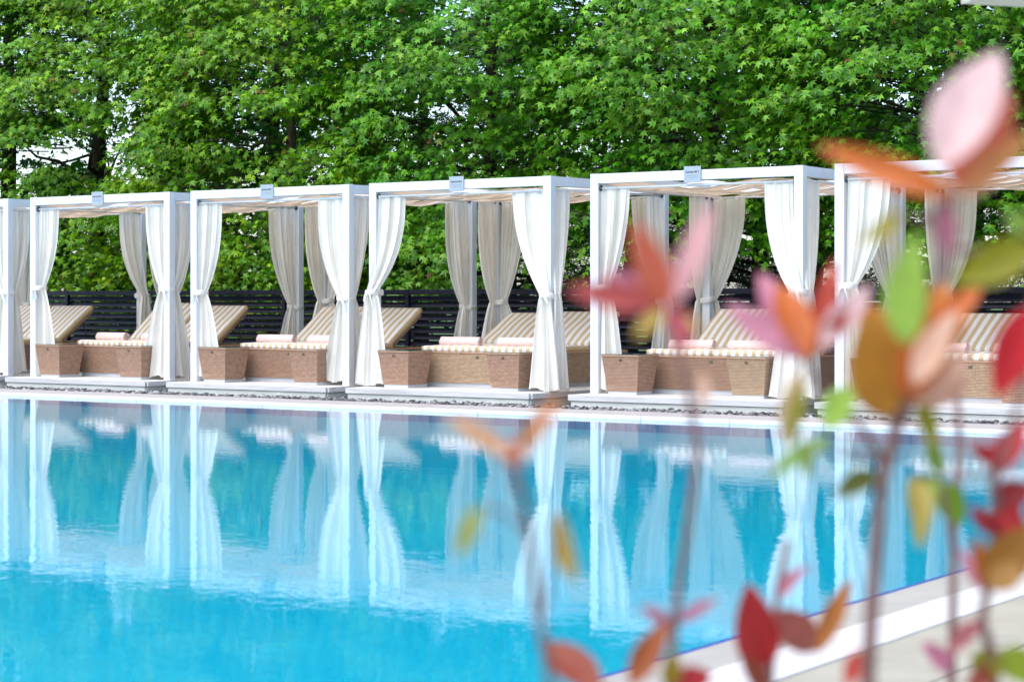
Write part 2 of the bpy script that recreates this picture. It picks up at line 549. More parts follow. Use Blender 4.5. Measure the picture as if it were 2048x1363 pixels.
struct(obj('pool_water', mesh('pool_water', [(PX0, PY0, 0), (PX1, PY0, 0), (PX1, PY1, 0), (PX0, PY1, 0)], [(0, 1, 2, 3)], M['water'])))

# far coping: tan slabs with a white bull-nosed lip facing the pool
far = struct(obj('pool_coping', box_me('coping_bed', PX0, PX1, PY1 + 0.02, PY1 + 0.64, -0.3, ZC - 0.012, M['coping'])))
slab = box_me('coping_slab', 0.002, 0.898, PY1 + 0.03, PY1 + 0.66, ZC - 0.03, ZC, M['coping'], 0.004)
lip = box_me('coping_lip', 0.001, 0.899, PY1 - 0.012, PY1 + 0.028, -0.02, ZC + 0.001, M['lip'], 0.012)
k = 0
x = -29.0
while x < PX1 + 0.6:
    obj('coping_slab', slab, far, (x, 0, random.uniform(-.001, .001)))
    obj('coping_lip', lip, far, (x, 0, random.uniform(-.001, .001)))
    x += 0.9
# right-hand coping along the pool side: blue edge tile, grey strip, white strip
side = struct(obj('pool_side_coping', box_me('side_coping_bed', PX1 + 0.02, PX1 + 0.44, 0.0, PY1, -0.3, ZC - 0.014, M['greycoping'])))
gs = box_me('grey_coping_slab', PX1 + 0.019, PX1 + 0.213, 0.0015, 0.5985, ZC - 0.02, ZC, M['greycoping'], 0.004)
ws = box_me('white_coping_slab', PX1 + 0.217, PX1 + 0.43, 0.0015, 0.5985, ZC - 0.02, ZC + 0.002, M['lip'], 0.004)
bt = box_me('blue_edge_tile', PX1 - 0.004, PX1 + 0.017, 0.001, 0.2985, -0.02, ZC + 0.001, M['bluetile'], 0.006)
y = 0.6
while y < PY1 - 0.3:
    obj('grey_coping_slab', gs, side, (0, y, 0))
    obj('white_coping_slab', ws, side, (0, y, 0))
    obj('blue_edge_tile', bt, side, (0, y, 0))
    obj('blue_edge_tile', bt, side, (0, y + 0.3, 0))
    y += 0.6
# beige paving on the near deck
deck = struct(obj('deck', box_me('deck_bed', PX1 + 0.44, 12.0, -8.0, PY1 + 0.6, -0.3, ZC - 0.016, M['paving'])))
tile = box_me('paving_slab', 0.003, 0.347, 0.003, 0.897, ZC - 0.02, ZC, M['paving'], 0.004)
for i in range(11):
    for j in range(17):
        obj('paving_slab', tile, deck, (PX1 + 0.44 + i * 0.35, 0.4 + j * 0.9 + (0.45 if i % 2 else 0), random.uniform(-0.0015, 0.0015)))

# gravel strip (uncountable stones): squashed low-poly stones joined in one mesh
def gravel():
    bm = bmesh.new()
    bmesh.ops.create_icosphere(bm, subdivisions=1, radius=1.0)
    bv = np.array([v.co[:] for v in bm.verts]); bf = np.array([[v.index for v in f.verts] for f in bm.faces])
    bm.free()
    n1, n2 = 9000, 1800
    xs = np.concatenate([NR.uniform(-25, -3, n1), NR.uniform(-25, -3, n2)])
    ys = np.concatenate([NR.uniform(PY1 + 0.66, 17.95, n1), NR.uniform(17.9, 21.0, n2)])
    n = len(xs)
    sz = NR.uniform(0.011, 0.030, n)
    sc = np.stack([sz * NR.uniform(.8, 1.4, n), sz * NR.uniform(.8, 1.4, n), sz * NR.uniform(.5, .9, n)], 1)
    an = NR.uniform(0, 6.28, n)
    V = bv[None] * sc[:, None] * NR.uniform(.8, 1.2, (n, len(bv), 1))
    c, s = np.cos(an)[:, None], np.sin(an)[:, None]
    X = V[..., 0] * c - V[..., 1] * s + xs[:, None]
    Y = V[..., 0] * s + V[..., 1] * c + ys[:, None]
    Z = V[..., 2] + (ZG + 0.012 + NR.uniform(0, .022, n))[:, None]
    P = np.stack([X, Y, Z], -1).reshape(-1, 3)
    F = (bf[None] + (np.arange(n) * len(bv))[:, None, None]).reshape(-1, 3)
    m = leaf_mat('gravel_stone', [(0, (0.045, 0.045, 0.045)), (0.5, (0.17, 0.16, 0.155)), (0.85, (0.33, 0.32, 0.31)), (1, (0.45, 0.43, 0.41))], 0.0, 0.8)
    for nn in m.node_tree.nodes:
        if nn.type == 'HUE_SAT': nn.inputs['Saturation'].default_value = 0.6
    return big_mesh('gravel', P, F, 3, m)
o = obj('gravel', gravel()); struct(o, 'stuff')
tag(o, 'loose dark grey gravel between the pool coping and the cabana decks', 'gravel')

# ------------------------------------------------------------------ cabanas
FLX = [-23.06, -20.12, -17.25, -14.44, -11.42, -8.56]
CW, CD, YF = 2.515, 2.58, 18.25
SHORT = ['the far end cabana', 'cabana two', 'cabana three', 'cabana four', 'cabana five', 'the red shrub cabana']
RISE = [0.05, 0.04, 0.055, 0.035, 0.0, 0.0]
H = 2.35
PT = ZP - ZG                 # platform top above the ground, local
PW = 0.10                    # post width
GB = 0.36                    # back edge of platform behind posts

def text_mesh(body, size, bold=False):
    cu = bpy.data.curves.new('lettering', 'FONT')
    cu.body = body
    cu.size = size
    cu.align_x = 'CENTER'
    cu.extrude = 0.0004
    if bold:
        cu.offset = size * 0.022
    tmp = bpy.data.objects.new('tmp_text', cu)
    COL.objects.link(tmp)
    dg = bpy.context.evaluated_depsgraph_get()
    me = bpy.data.meshes.new_from_object(tmp.evaluated_get(dg))
    bpy.data.objects.remove(tmp)
    return me

board = box_me('deck_board', 0.0, CW, 0.002, 0.137, PT - 0.028, PT, M['board'], 0.004)
fascia = box_me('fascia_board', 0.0, CW, -0.43, -0.402, PT - 0.062, PT - 0.001, M['board'], 0.003)
sfascia = box_me('fascia_board', 0.0, 0.028, -0.40, CD + GB, PT - 0.062, PT - 0.001, M['board'], 0.003)
skirt = box_me('skirt_board', 0.018, CW - 0.018, -0.412, -0.388, -0.01, PT - 0.067, M['skirt'], 0.003)
sskirt = box_me('skirt_board', 0.018, 0.042, -0.386, CD + GB, -0.01, PT - 0.067, M['skirt'], 0.003)
post_cache = {}
def post_me(h):
    h = round(h, 4)
    if h not in post_cache:
        post_cache[h] = box_me('post', 0, PW, 0, PW, PT, PT + h, M['white'], 0.004)
    return post_cache[h]
fbeam = box_me('beam', PW + 0.002, CW - PW - 0.002, 0.002, PW - 0.01, -0.105, -0.002, M['white'], 0.004)

def prism_between(name, p, q, w, h, mat):
    """beam from p to q (top centre line), width w, height h"""
    p, q = Vector(p), Vector(q)
    d = (q - p).normalized()
    s = Vector((0, 0, 1)).cross(d).normalized() * (w / 2)
    dn = Vector((0, 0, -h))
    v = [p - s + dn, p + s + dn, q + s + dn, q - s + dn, p - s, p + s, q + s, q - s]
    f = [(0, 1, 2, 3), (4, 7, 6, 5), (0, 4, 5, 1), (1, 5, 6, 2), (2, 6, 7, 3), (3, 7, 4, 0)]
    return mesh(name, v, f, mat)

def strip_me(y0, y1, phase, amp, z0, mat, rng):
    nu, nv = 40, 5
    V, F = [], []
    for j in range(nv):
        for i in range(nu + 1):
            u = i / nu
            xx = 0.11 + u * (CW - 0.22)
            yy = y0 + (y1 - y0) * j / (nv - 1)
            e = math.sin(math.pi * u) ** 0.5
            z = z0 + amp * e * math.sin(3 * math.pi * u * 1.0 + phase) - 0.02 * math.sin(math.pi * u) + 0.012 * math.sin(5 * u + j + phase * 3)
            V.append((xx, yy, z))
    for j in range(nv - 1):
        for i in range(nu):
            a = j * (nu + 1) + i
            F.append((a, a + 1, a + nu + 2, a + nu + 1))
    return mesh('canopy_strip', V, F, mat, True)

def build_cabana(i):
    x0 = FLX[i]
    rise = RISE[i]
    lab = ['white timber cabana at the far end of the row, beside cabana two',
           'white timber cabana whose beam carries the plate numbered two',
           'white timber cabana whose beam carries the plate numbered three',
           'white timber cabana whose beam carries the plate numbered four',
           'white timber cabana whose beam carries the plate numbered five',
           'white timber cabana half hidden behind the red leaved shrub, next to cabana five'][i]
    root = thing('cabana', (x0, YF, ZG), lab, 'cabana', 'poolside cabanas in a row')
    # platform
    plat = obj('platform', box_me('platform', 0.045, CW - 0.045, -0.385, CD + GB - 0.02, -0.01, PT - 0.032, M['skirt']), root)
    nb = int((CD + GB + 0.40) / 0.14)
    for k in range(nb):
        obj('deck_board', board, plat, (0, -0.40 + k * 0.14, random.uniform(-0.001, 0.0)))
    obj('fascia_board', fascia, plat)
    obj('fascia_board', sfascia, plat, (-0.029, 0, 0))
    obj('fascia_board', sfascia, plat, (CW + 0.001, 0, 0))
    obj('skirt_board', skirt, plat)
    obj('skirt_board', sskirt, plat, (-0.018, 0, 0))
    obj('skirt_board', sskirt, plat, (CW - 0.042, 0, 0))
    # posts
    for (px, py, h) in ((0, 0, H), (CW - PW, 0, H), (0, CD - PW, H + rise), (CW - PW, CD - PW, H + rise)):
        obj('post', post_me(h), root, (px, py, 0))
    # beams
    zt = PT + H
    obj('beam', fbeam, root, (0, 0, zt))
    obj('beam', fbeam, root, (0, CD - PW + 0.008, zt + rise))
    slope = rise / (CD - 2 * PW)
    for bx in (PW / 2, CW - PW / 2):
        inset = 0.004 if bx < 1 else -0.004
        obj('beam', prism_between('beam', (bx + inset, PW + 0.002, zt - 0.002), (bx + inset, CD - PW - 0.002, zt + rise - 0.002), 0.088, 0.105, M['white']), root)
    # curtain rods with brackets
    zr = zt - 0.155
    rr = 0.014
    rods = [((PW, 0.05, zr), (CW - PW, 0.05, zr)), ((PW, CD - 0.05, zr + rise), (CW - PW, CD - 0.05, zr + rise)),
            ((0.05, PW, zr + 0.012), (0.05, CD - PW, zr + rise + 0.012)), ((CW - 0.05, PW, zr + 0.012), (CW - 0.05, CD - PW, zr + rise + 0.012))]
    for a, b_ in rods:
        rod = obj('curtain_rod', tube_me('curtain_rod', [a, b_], rr, M['rod'], 10), root)
        va, vb = Vector(a), Vector(b_)
        d = (vb - va).normalized()
        for e, sg in ((va, 1), (vb, -1)):
            obj('rod_bracket', tube_me('rod_bracket', [e + d * sg * 0.001, e + d * sg * 0.012, e + d * sg * 0.022], [0.034, 0.034, 0.022], M['bracket'], 12), rod)
    # canopy strips
    rng = random.Random(40 + i)
    zc = zt - 0.125
    ys = 0.12
    for s_ in range(5):
        obj('canopy_strip', strip_me(ys, ys + 0.46, 0.4 + rng.uniform(-.4, .4), 0.045, zc + rise * ys / CD, M['canopy'], rng), root)
        if s_ < 4:
            wv = strip_me(ys + 0.30, ys + 0.60, 0.4 + math.pi + rng.uniform(-.5, .5), 0.055, zc - 0.004 + rise * ys / CD, M['canopy_white_lit'], rng)
            obj('canopy_strip', wv, root)
        ys += 0.475
    # sign plate
    if 1 <= i <= 4:
        sp = obj('sign_plate', box_me('sign_plate', -0.1, 0.1, -0.006, 0.0, -0.085, 0.085, M['plate'], 0.002), root, (CW / 2, -0.008, zt - 0.048))
        tm = text_mesh('Бунгало № %d' % (i + 1), 0.026, True)
        to = obj('lettering', tm, sp, (0, -0.0066, 0.016), mat=M['ink'])
        to.rotation_euler = (R(90), 0, 0)
        # two lines of small print, too small to read in the place: rows of short strokes
        rg = random.Random(i)
        for row, zz in enumerate((-0.014, -0.034)):
            V, F = [], []
            xx = -0.075
            while xx < 0.072:
                w = rg.uniform(0.004, 0.016)
                bidx = len(V)
                V += [(xx, -0.0068, zz), (xx + w, -0.0068, zz), (xx + w, -0.0068, zz + 0.0045), (xx, -0.0068, zz + 0.0045)]
                F.append((bidx, bidx + 1, bidx + 2, bidx + 3))
                xx += w + 0.0035
            obj('small_print', mesh('small_print', V, F, M['inkgrey']), sp)
    return root

for i in range(6):
    build_cabana(i)

# ------------------------------------------------------------------ curtains
def curtain_me(rng, w0, wt, wb, ztop, ztie, zbot, a_top, a_tie, a_bot, b_tie, b_bot, p=2.4):
    n = rng.choice([5, 6, 7])
    per = 10
    nu = n * per
    r1, r2, r3 = rng.uniform(0, 6), rng.uniform(0, 6), rng.uniform(0, 6)
    zs = list(np.linspace(ztop, ztop - 0.09, 5)) + list(np.linspace(ztop - 0.16, ztie + 0.10, 15)) + list(np.linspace(ztie + 0.06, ztie - 0.08, 6)) + list(np.linspace(ztie - 0.14, zbot, 15))
    V, F = [], []
    for z in zs:
        if z >= ztie:
            q = (ztop - z) / (ztop - ztie)
            W = wt + (w0 - wt) * (1 - q ** p)
            A0 = a_top + (a_tie - a_top) * q ** 2.0
            B0 = b_tie * q ** 2.6
            amp = 0.017 + 0.009 * math.sin(math.pi * q)
            if q > 0.9: amp *= 1 - 3.5 * (q - 0.9)
        else:
            r = (ztie - z) / (ztie - zbot)
            W = wt + (wb - wt) * r ** 0.72
            A0 = a_tie + (a_bot - a_tie) * r ** 0.8
            B0 = b_tie + (b_bot - b_tie) * r ** 0.8
            amp = 0.017 + 0.018 * r
        hd = max(0.0, 1 - (ztop - z) / 0.07)
        for k in range(nu + 1):
            u = k / nu
            uw = u + 0.035 * math.sin(2 * math.pi * u * 1.5 + r1) + 0.02 * math.sin(2 * math.pi * u * 2.7 + r2 + 1.4 * (ztop - z))
            ph = 2 * math.pi * n * uw
            am = amp * (0.65 + 0.5 * math.sin(2 * math.pi * u * 2.1 + r3 + 1.1 * (ztop - z)))
            bb = B0 + am * math.sin(ph) + 0.4 * am * math.sin(0.5 * ph + r1) + hd * 0.006 * math.sin(2 * ph)
            aa = A0 + W * u + 0.30 * W / n * math.sin(ph * 1.0 + 1.3) * 0.6 + 0.006 * math.sin(3.1 * z + r2)
            zz = z + (0.004 * math.sin(ph) if hd > 0.9 else 0)
            if z == zs[-1]:
                zz += 0.018 * math.sin(2.3 * u * math.pi + r1) + 0.012
            V.append((aa, bb, zz))
    m = nu + 1
    for j in range(len(zs) - 1):
        for k in range(nu):
            a = j * m + k
            F.append((a, a + m, a + m + 1, a + 1))
    return V, F

def tie_me(hw, hd, ca, cb, z, mat, rng):
    """band round post and gathered cloth, with a small bow"""
    V, F = [], []
    n = 28
    hs = [0.032, 0.022, 0.0, -0.022, -0.032]
    for jj, dz in enumerate(hs):
        for k in range(n):
            t = 2 * math.pi * k / n
            c, s = math.cos(t), math.sin(t)
            rx = hw * math.copysign(abs(c) ** 0.6, c)
            ry = hd * math.copysign(abs(s) ** 0.6, s)
            g = 1.0 - (0.05 if abs(dz) > 0.03 else 0)
            V.append((ca + rx * g, cb + ry * g, z + dz + 0.012 * math.sin(t + 1)))
    for jj in range(len(hs) - 1):
        for k in range(n):
            k2 = (k + 1) % n
            F.append((jj * n + k, (jj + 1) * n + k, (jj + 1) * n + k2, jj * n + k2))
    # bow: two tails
    for sg in (-1, 1):
        b0 = len(V)
        ln = rng.uniform(0.07, 0.15)
        for q in range(5):
            f = q / 4
            xx = ca + sg * (0.01 + 0.05 * f); yy = cb + hd + 0.006 + 0.012 * math.sin(f * 3)
            zz = z - ln * f * f - 0.01 * f
            V += [(xx - 0.014, yy, zz + 0.012), (xx + 0.014, yy + 0.003, zz - 0.012)]
        for q in range(4):
            F.append((b0 + 2 * q, b0 + 2 * q + 1, b0 + 2 * q + 3, b0 + 2 * q + 2))
    return V, F

STYLE_FL = ['in', 'in', 'in', 'wrap', 'in', 'in']
STYLE_FR = ['in', 'in', 'in', 'wrap', 'wrap', 'in']
CZ = PT + H - 0.155 + 0.012
for i in range(6):
    x0 = FLX[i]
    left_n = 'its post away from the red shrub'
    for ci, (cname, px, py, dx, dy) in enumerate((
            ('FL', PW / 2, PW / 2, 1, 1), ('FR', CW - PW / 2, PW / 2, -1, 1),
            ('BL', PW / 2, CD - PW / 2, 1, -1), ('BR', CW - PW / 2, CD - PW / 2, -1, -1))):
        style = STYLE_FL[i] if cname == 'FL' else STYLE_FR[i] if cname == 'FR' else ('wrap' if (i + ci) % 3 == 0 else 'in')
        zrise = RISE[i] if cname[0] == 'B' else 0.0
        ztop = CZ + zrise
        rng = random.Random(100 + i * 10 + ci)
        ztie = PT + (1.09 if cname[0] == 'F' else 1.0) + rng.uniform(-0.09, 0.07)
        for side_i, (along, out) in enumerate((((dx, 0), (0, -dy)), ((0, dy), (-dx, 0)))):
            w0 = rng.uniform(0.33, 0.46) if side_i == 0 else rng.uniform(0.27, 0.39)
            if style == 'wrap':
                kw = dict(wt=0.15, wb=rng.uniform(0.42, 0.52), a_tie=-0.075, a_bot=-0.21, b_tie=0.085, b_bot=0.11)
                if side_i == 1:
                    kw = dict(wt=0.13, wb=rng.uniform(0.32, 0.40), a_tie=-0.03, a_bot=-0.10, b_tie=0.085, b_bot=0.10)
            else:
                kw = dict(wt=0.11, wb=rng.uniform(0.32, 0.44), a_tie=0.045, a_bot=0.02, b_tie=-0.01, b_bot=0.015)
                if side_i == 1:
                    kw = dict(wt=0.10, wb=rng.uniform(0.26, 0.38), a_tie=0.05, a_bot=0.05, b_tie=-0.012, b_bot=0.0)
            zb = PT + rng.uniform(0.012, 0.04)
            if style == 'wrap' and cname[0] == 'F': zb = PT + 0.012
            V, F = curtain_me(rng, w0, ztop=ztop, ztie=ztie, zbot=zb, a_top=0.062, p=rng.uniform(1.7, 3.2), **kw)
            A, O = Vector((*along, 0)), Vector((*out, 0))
            W = [A * a + O * b + Vector((0, 0, z)) for a, b, z in V]
            where = 'poolside' if cname[0] == 'F' else 'fence-side'
            nb = None
            if cname[1] == 'R':
                tgt = ['cabana two', 'cabana three', 'cabana four', 'cabana five', 'the red shrub cabana', None][i]
            else:
                tgt = [None, 'the far end cabana', 'cabana two', 'cabana three', 'cabana four', 'cabana five'][i]
            face = ('front' if cname[0] == 'F' else 'back') if side_i == 0 else 'side'
            if tgt:
                lab = '%s curtain of %s, tied to the %s post beside %s' % (face, SHORT[i], where, tgt)
            else:
                lab = '%s curtain of %s, tied at the outer %s post' % (face, SHORT[i], where)
            me = mesh('curtain', W, F, M['curtain'], True)
            cu = obj('curtain', me, None, (x0 + px, YF + py, ZG))
            tag(cu, lab, 'curtain', 'cream cabana curtains')
            if side_i == 0:
                if style == 'wrap':
                    TV, TF = tie_me(0.088, 0.105, 0.0, 0.015, ztie, M['tie'], rng)
                else:
                    TV, TF = tie_me(0.105, 0.082, 0.05, -0.012, ztie, M['tie'], rng)
                TW = [A * a + O * b + Vector((0, 0, z)) for a, b, z in TV]
                obj('tie_band', mesh('tie_band', TW, TF, M['tie'], True), cu)

def rim_me(hx, hy, z, r, mat, cx=0.0, cy=0.0):
    """braided wicker rim round a rectangle"""
    pts, nseg = [], 22
    cor = [(-hx, -hy), (hx, -hy), (hx, hy), (-hx, hy)]
    for k in range(4):
        a, b_ = cor[k], cor[(k + 1) % 4]
        for q in range(nseg):
            f = q / nseg
            pts.append(Vector((cx + a[0] + (b_[0] - a[0]) * f, cy + a[1] + (b_[1] - a[1]) * f, z)))
    pts.append(pts[0].copy())
    V, F = tube_arrays(pts, [r * (1.0 + 0.16 * (k % 2)) for k in range(len(pts))], 6, False)
    return mesh('rim', V, F, mat, True)

# ------------------------------------------------------------------ side tables
def make_table(loc, label, mat, rz=0.0):
    t = thing('side_table', loc, label, 'side table', 'tapered wicker side tables', rz)
    obj('base_plate', box_me('base_plate', -0.172, 0.172, -0.167, 0.167, 0.0, 0.034, M['plinth'], 0.003), t)
    obj('wicker_body', taper_me('wicker_body', 0.178, 0.172, 0.226, 0.218, 0.034, 0.418, mat), t)
    obj('glass_top', box_me('glass_top', -0.228, 0.228, -0.22, 0.22, 0.419, 0.428, M['glass'], 0.002), t)
    obj('rim', rim_me(0.222, 0.214, 0.408, 0.010, M['rim']), t)
    em = [(-0.02, 0, 0.0), (0, 0, -0.013), (0.02, 0, 0.0), (0.012, 0, 0.012), (-0.012, 0, 0.012)]
    ev = [(x_, -0.220, 0.365 + z_) for x_, _, z_ in em] + [(x_, -0.205, 0.365 + z_) for x_, _, z_ in em]
    ef = [(0, 1, 2, 3, 4)] + [(a, (a + 1) % 5, 5 + (a + 1) % 5, 5 + a) for a in range(5)]
    obj('emblem', mesh('emblem', ev, ef, M['emblem']), t)
    return t

for i in range(6):
    x0 = FLX[i]
    nl = ['the row end', 'the far end cabana', 'cabana two', 'cabana three', 'cabana four', 'cabana five'][i]
    nr = ['cabana two', 'cabana three', 'cabana four', 'cabana five', 'the red shrub', 'the outer post'][i]
    rg = random.Random(300 + i)
    for k, (off, nn) in enumerate(((0.47, nl), (1.955, nr))):
        m_ = M['wicker']
        if i == 4 and k == 1: m_ = M['wickertan']
        make_table((x0 + off + rg.uniform(-.015, .015), YF + 0.07 + rg.uniform(-.02, .02), ZP),
                   'wicker side table by the bed in %s, nearer %s' % (SHORT[i], nn), m_, R(rg.uniform(-2, 2)))

# ------------------------------------------------------------------ double sun beds
def cushion_me(w, l, t, name, mat, seed=0):
    """soft slab: x across, y along, z up; puffed top, rounded rim, faint wrinkles"""
    rg = random.Random(seed)
    p1, p2, p3 = rg.uniform(0, 6), rg.uniform(0, 6), rg.uniform(0, 6)
    nx, ny = 18, 20
    V, F = [], []
    def edge(q):
        return min(1.0, (min(q, 1 - q) / 0.05)) ** 0.5 if 0 < q < 1 else 0.0
    for lay in (0, 1):
        for j in range(ny + 1):
            for i_ in range(nx + 1):
                qx, qy = i_ / nx, j / ny
                qx = 0.5 - 0.5 * math.cos(math.pi * qx) if False else qx
                e = min(edge(qx), edge(qy))
                x_ = (qx - 0.5) * w; y_ = qy * l
                x_ += 0.004 * math.sin(7 * y_ + p1) * (1 if qx in (0, 1) else 0)
                if lay == 1:
                    z_ = t * (0.90 + 0.10 * e) + 0.010 * math.sin(math.pi * qx) * math.sin(math.pi * qy) \
                        + e * (0.0035 * math.sin(11 * y_ + 5 * x_ + p2) + 0.003 * math.sin(17 * x_ - 6 * y_ + p3))
                else:
                    z_ = t * 0.12 * (1 - e)
                V.append((x_, y_, z_))
    m = nx + 1
    off = m * (ny + 1)
    for j in range(ny):
        for i_ in range(nx):
            a = j * m + i_
            F.append((a, a + m, a + m + 1, a + 1))
            F.append((off + a, off + a + 1, off + a + m + 1, off + a + m))
    ring = [i_ for i_ in range(nx)] + [nx + j * m for j in range(ny)] + [ny * m + nx - i_ for i_ in range(nx)] + [(ny - j) * m for j in range(ny)]
    for k in range(len(ring)):
        a, b_ = ring[k], ring[(k + 1) % len(ring)]
        F.append((a, b_, off + b_, off + a))
    me = mesh(name, V, F, mat, True)
    return me

YB = 18.65 - YF              # bed foot, behind post line
for i in range(6):
    cx = FLX[i] + CW / 2
    wm = [M['wickershade'], M['wickershade'], M['wickershade'], M['wickertan'], M['wickershade'], M['wickertan']][i]
    ang = [R(37), R(37), R(34), R(29), R(33), R(31)][i]
    hinge = [0.98, 0.98, 1.02, 1.16, 1.05, 1.1][i]
    root = thing('sun_bed', (cx, YF + YB, ZP), 'wicker double sun bed with striped cushions standing in %s' % SHORT[i], 'sun bed', 'double sun beds in the cabanas')
    obj('plinth', box_me('plinth', -0.74, 0.74, 0.03, 1.93, 0.0, 0.05, M['plinth'], 0.003), root)
    body = obj('wicker_base', taper_me('wicker_base', 0.765, 0.98, 0.80, 0.995, 0.05, 0.402, wm, 0, 0.99), root)
    obj('rim', rim_me(0.796, 0.991, 0.395, 0.012, M['rim'], 0, 0.99), root)
    em = [(-0.022, -0.014), (0.022, -0.014), (0.022, 0.014), (-0.022, 0.014)]
    ev = [(x_, -0.006 + 0.0, 0.345 + z_) for x_, z_ in em] + [(x_, 0.012, 0.345 + z_) for x_, z_ in em]
    obj('emblem', mesh('emblem', ev, [(0, 1, 2, 3)] + [(a, (a + 1) % 4, 4 + (a + 1) % 4, 4 + a) for a in range(4)], M['emblem']), root)
    for s_ in (-1, 1):
        a2 = ang + R(random.Random(i * 3 + s_).uniform(-2.5, 2.5))
        xo = s_ * 0.399
        seat = obj('seat_cushion', cushion_me(0.786, hinge + 0.02, 0.074, 'seat_cushion', M['stripe'], 50 + i * 2 + s_), root, (xo, -0.008, 0.399))
        fr = obj('backrest_frame', taper_me('backrest_frame', 0.385, 0.36, 0.385, 0.36, 0.0, 0.028, wm, 0, 0.36), root, (xo, hinge + 0.02, 0.404))
        fr.rotation_euler = (a2, 0, 0)
        bk = obj('back_cushion', cushion_me(0.786, 0.76, 0.078, 'back_cushion', M['stripe'], 90 + i * 2 + s_), root, (xo, hinge + 0.02 - 0.03 * math.sin(a2), 0.404 + 0.03 * math.cos(a2)))
        bk.rotation_euler = (a2, 0, 0)
        # prop under the backrest
        ly = hinge + 0.02 + 0.62 * math.cos(a2); lz = 0.404 + 0.62 * math.sin(a2)
        obj('backrest_prop', tube_me('backrest_prop', [(xo - 0.25, ly, lz), (xo - 0.25, ly + 0.12, 0.40), (xo + 0.25, ly + 0.12, 0.40), (xo + 0.25, ly, lz)], 0.011, M['bracket'], 6), root)

# ------------------------------------------------------------------ rolled towels
def towel_me():
    """spiral roll, axis along x"""
    turns, n, L = 3.6, 90, 0.55
    r_in, r_out = 0.008, 0.056
    V, F = [], []
    xs = [-L / 2, -L / 2 + 0.012, -L / 4, 0, L / 4, L / 2 - 0.012, L / 2]
    rg = random.Random(5)
    off = [rg.uniform(-.004, .004) for _ in xs]
    for k in range(n + 1):
        f = k / n
        t = 2 * math.pi * turns * f + 1.0
        r = r_in + (r_out - r_in) * f
        for j, xx in enumerate(xs):
            rr = r * (0.965 if j in (0, len(xs) - 1) else 1.0) + off[j] * 0.3
            V.append((xx + 0.006 * math.sin(3 * t) * (1 if abs(xx) > 0.2 else 0), rr * math.cos(t), 0.054 + rr * 0.93 * math.sin(t)))
    m = len(xs)
    for k in range(n):
        for j in range(m - 1):
            a = k * m + j
            F.append((a, a + 1, a + m + 1, a + m))
    me = mesh('towel', V, F, M['towel'], True)
    bm = bmesh.new(); bm.from_mesh(me)
    bmesh.ops.solidify(bm, geom=bm.faces[:], thickness=0.006)
    bm.to_mesh(me); bm.free()
    return me
tw = towel_me()
for i in range(6):
    cx = FLX[i] + CW / 2
    rg = random.Random(70 + i)
    for s_ in (-1, 1):
        nn = ['the row end', 'the far end cabana', 'cabana two', 'cabana three', 'cabana four', 'cabana five'][i] if s_ < 0 else ['cabana two', 'cabana three', 'cabana four', 'cabana five', 'the red shrub', 'the outer post'][i]
        o = obj('rolled_towel', tw, None, (cx + s_ * 0.40 + rg.uniform(-.02, .05), YF + YB + 0.22 + rg.uniform(-.02, .06), ZP + 0.468), R(rg.uniform(-4, 4)))
        tag(o, 'pink rolled towel on the bed in %s, nearer %s' % (SHORT[i], nn), 'towel', 'pink rolled towels')

# ------------------------------------------------------------------ fence
YFENCE = 21.6
fz_top = 1.223
slat_prof = box_me('slat', 0.03, 2.17, -0.006, 0.006, -0.040, 0.040, M['fence'], 0.002)
rail_me = box_me('top_rail', -0.0, 2.2, -0.03, 0.03, -0.068, 0.0, M['fence'], 0.004)
fpost = box_me('fence_post', -0.028, 0.028, -0.05, 0.02, ZG, fz_top + 0.004, M['fence'], 0.004)
froot = thing('fence', (-27.2, YFENCE, 0), 'dark navy louvred timber fence behind the cabanas', 'fence')
npan = 13
for p in range(npan):
    xo = -0.13 + p * 2.185
    obj('top_rail', rail_me, froot, (xo, -0.012, fz_top))
    obj('fence_post', fpost, froot, (xo, 0, 0))
    for s_ in range(13):
        o = obj('slat', slat_prof, froot, (xo, 0.012, fz_top - 0.118 - s_ * 0.0865))
        o.rotation_euler = (R(-34 + random.uniform(-3, 3)), R(random.uniform(-.12, .12)), 0)
obj('fence_post', fpost, froot, (-0.13 + npan * 2.185, 0, 0))

# ------------------------------------------------------------------ trees
def star_leaf():
    """five-lobed leaf in the xy plane, tip along +y, unit span; 5 quads round a centre"""
    tips = [(0.0, 0.62), (0.55, 0.36), (0.44, -0.18), (-0.44, -0.18), (-0.55, 0.36)]
    notch = [(0.16, 0.22), (0.20, 0.02), (0.0, -0.20), (-0.20, 0.02), (-0.16, 0.22)]
    v = [(0, 0.06, 0.03)]
    for t in tips: v.append((t[0], t[1], -0.10))
    for n_ in notch: v.append((n_[0], n_[1], 0.0))
    f = []
    for k in range(5):
        f.append((0, 6 + (k - 1) % 5, 1 + k, 6 + k))
    return np.array(v), np.array(f)
LV, LF = star_leaf()

GAPS = [(-25, 270, 70, 420, .9), (-10, 20, 60, 130, .8), (205, 150, 290, 345, .9), (60, 255, 215, 340, .45), (605, 240, 670, 380, .85),
        (1120, -60, 1195, 80, .85), (1130, 230, 1180, 350, .7), (780, 190, 870, 240, .5), (940, 430, 1075, 600, .85), (1110, 420, 1185, 600, .8),
        (1235, 420, 1300, 600, .85), (1330, 400, 1400, 600, .6), (1460, 450, 1540, 600, .8), (1640, 430, 1680, 600, .6), (1930, 420, 2048, 600, .5), (90, 40, 180, 130, .5)]
def norm(a):
    return a / np.maximum(1e-9, np.linalg.norm(a, axis=-1, keepdims=True))

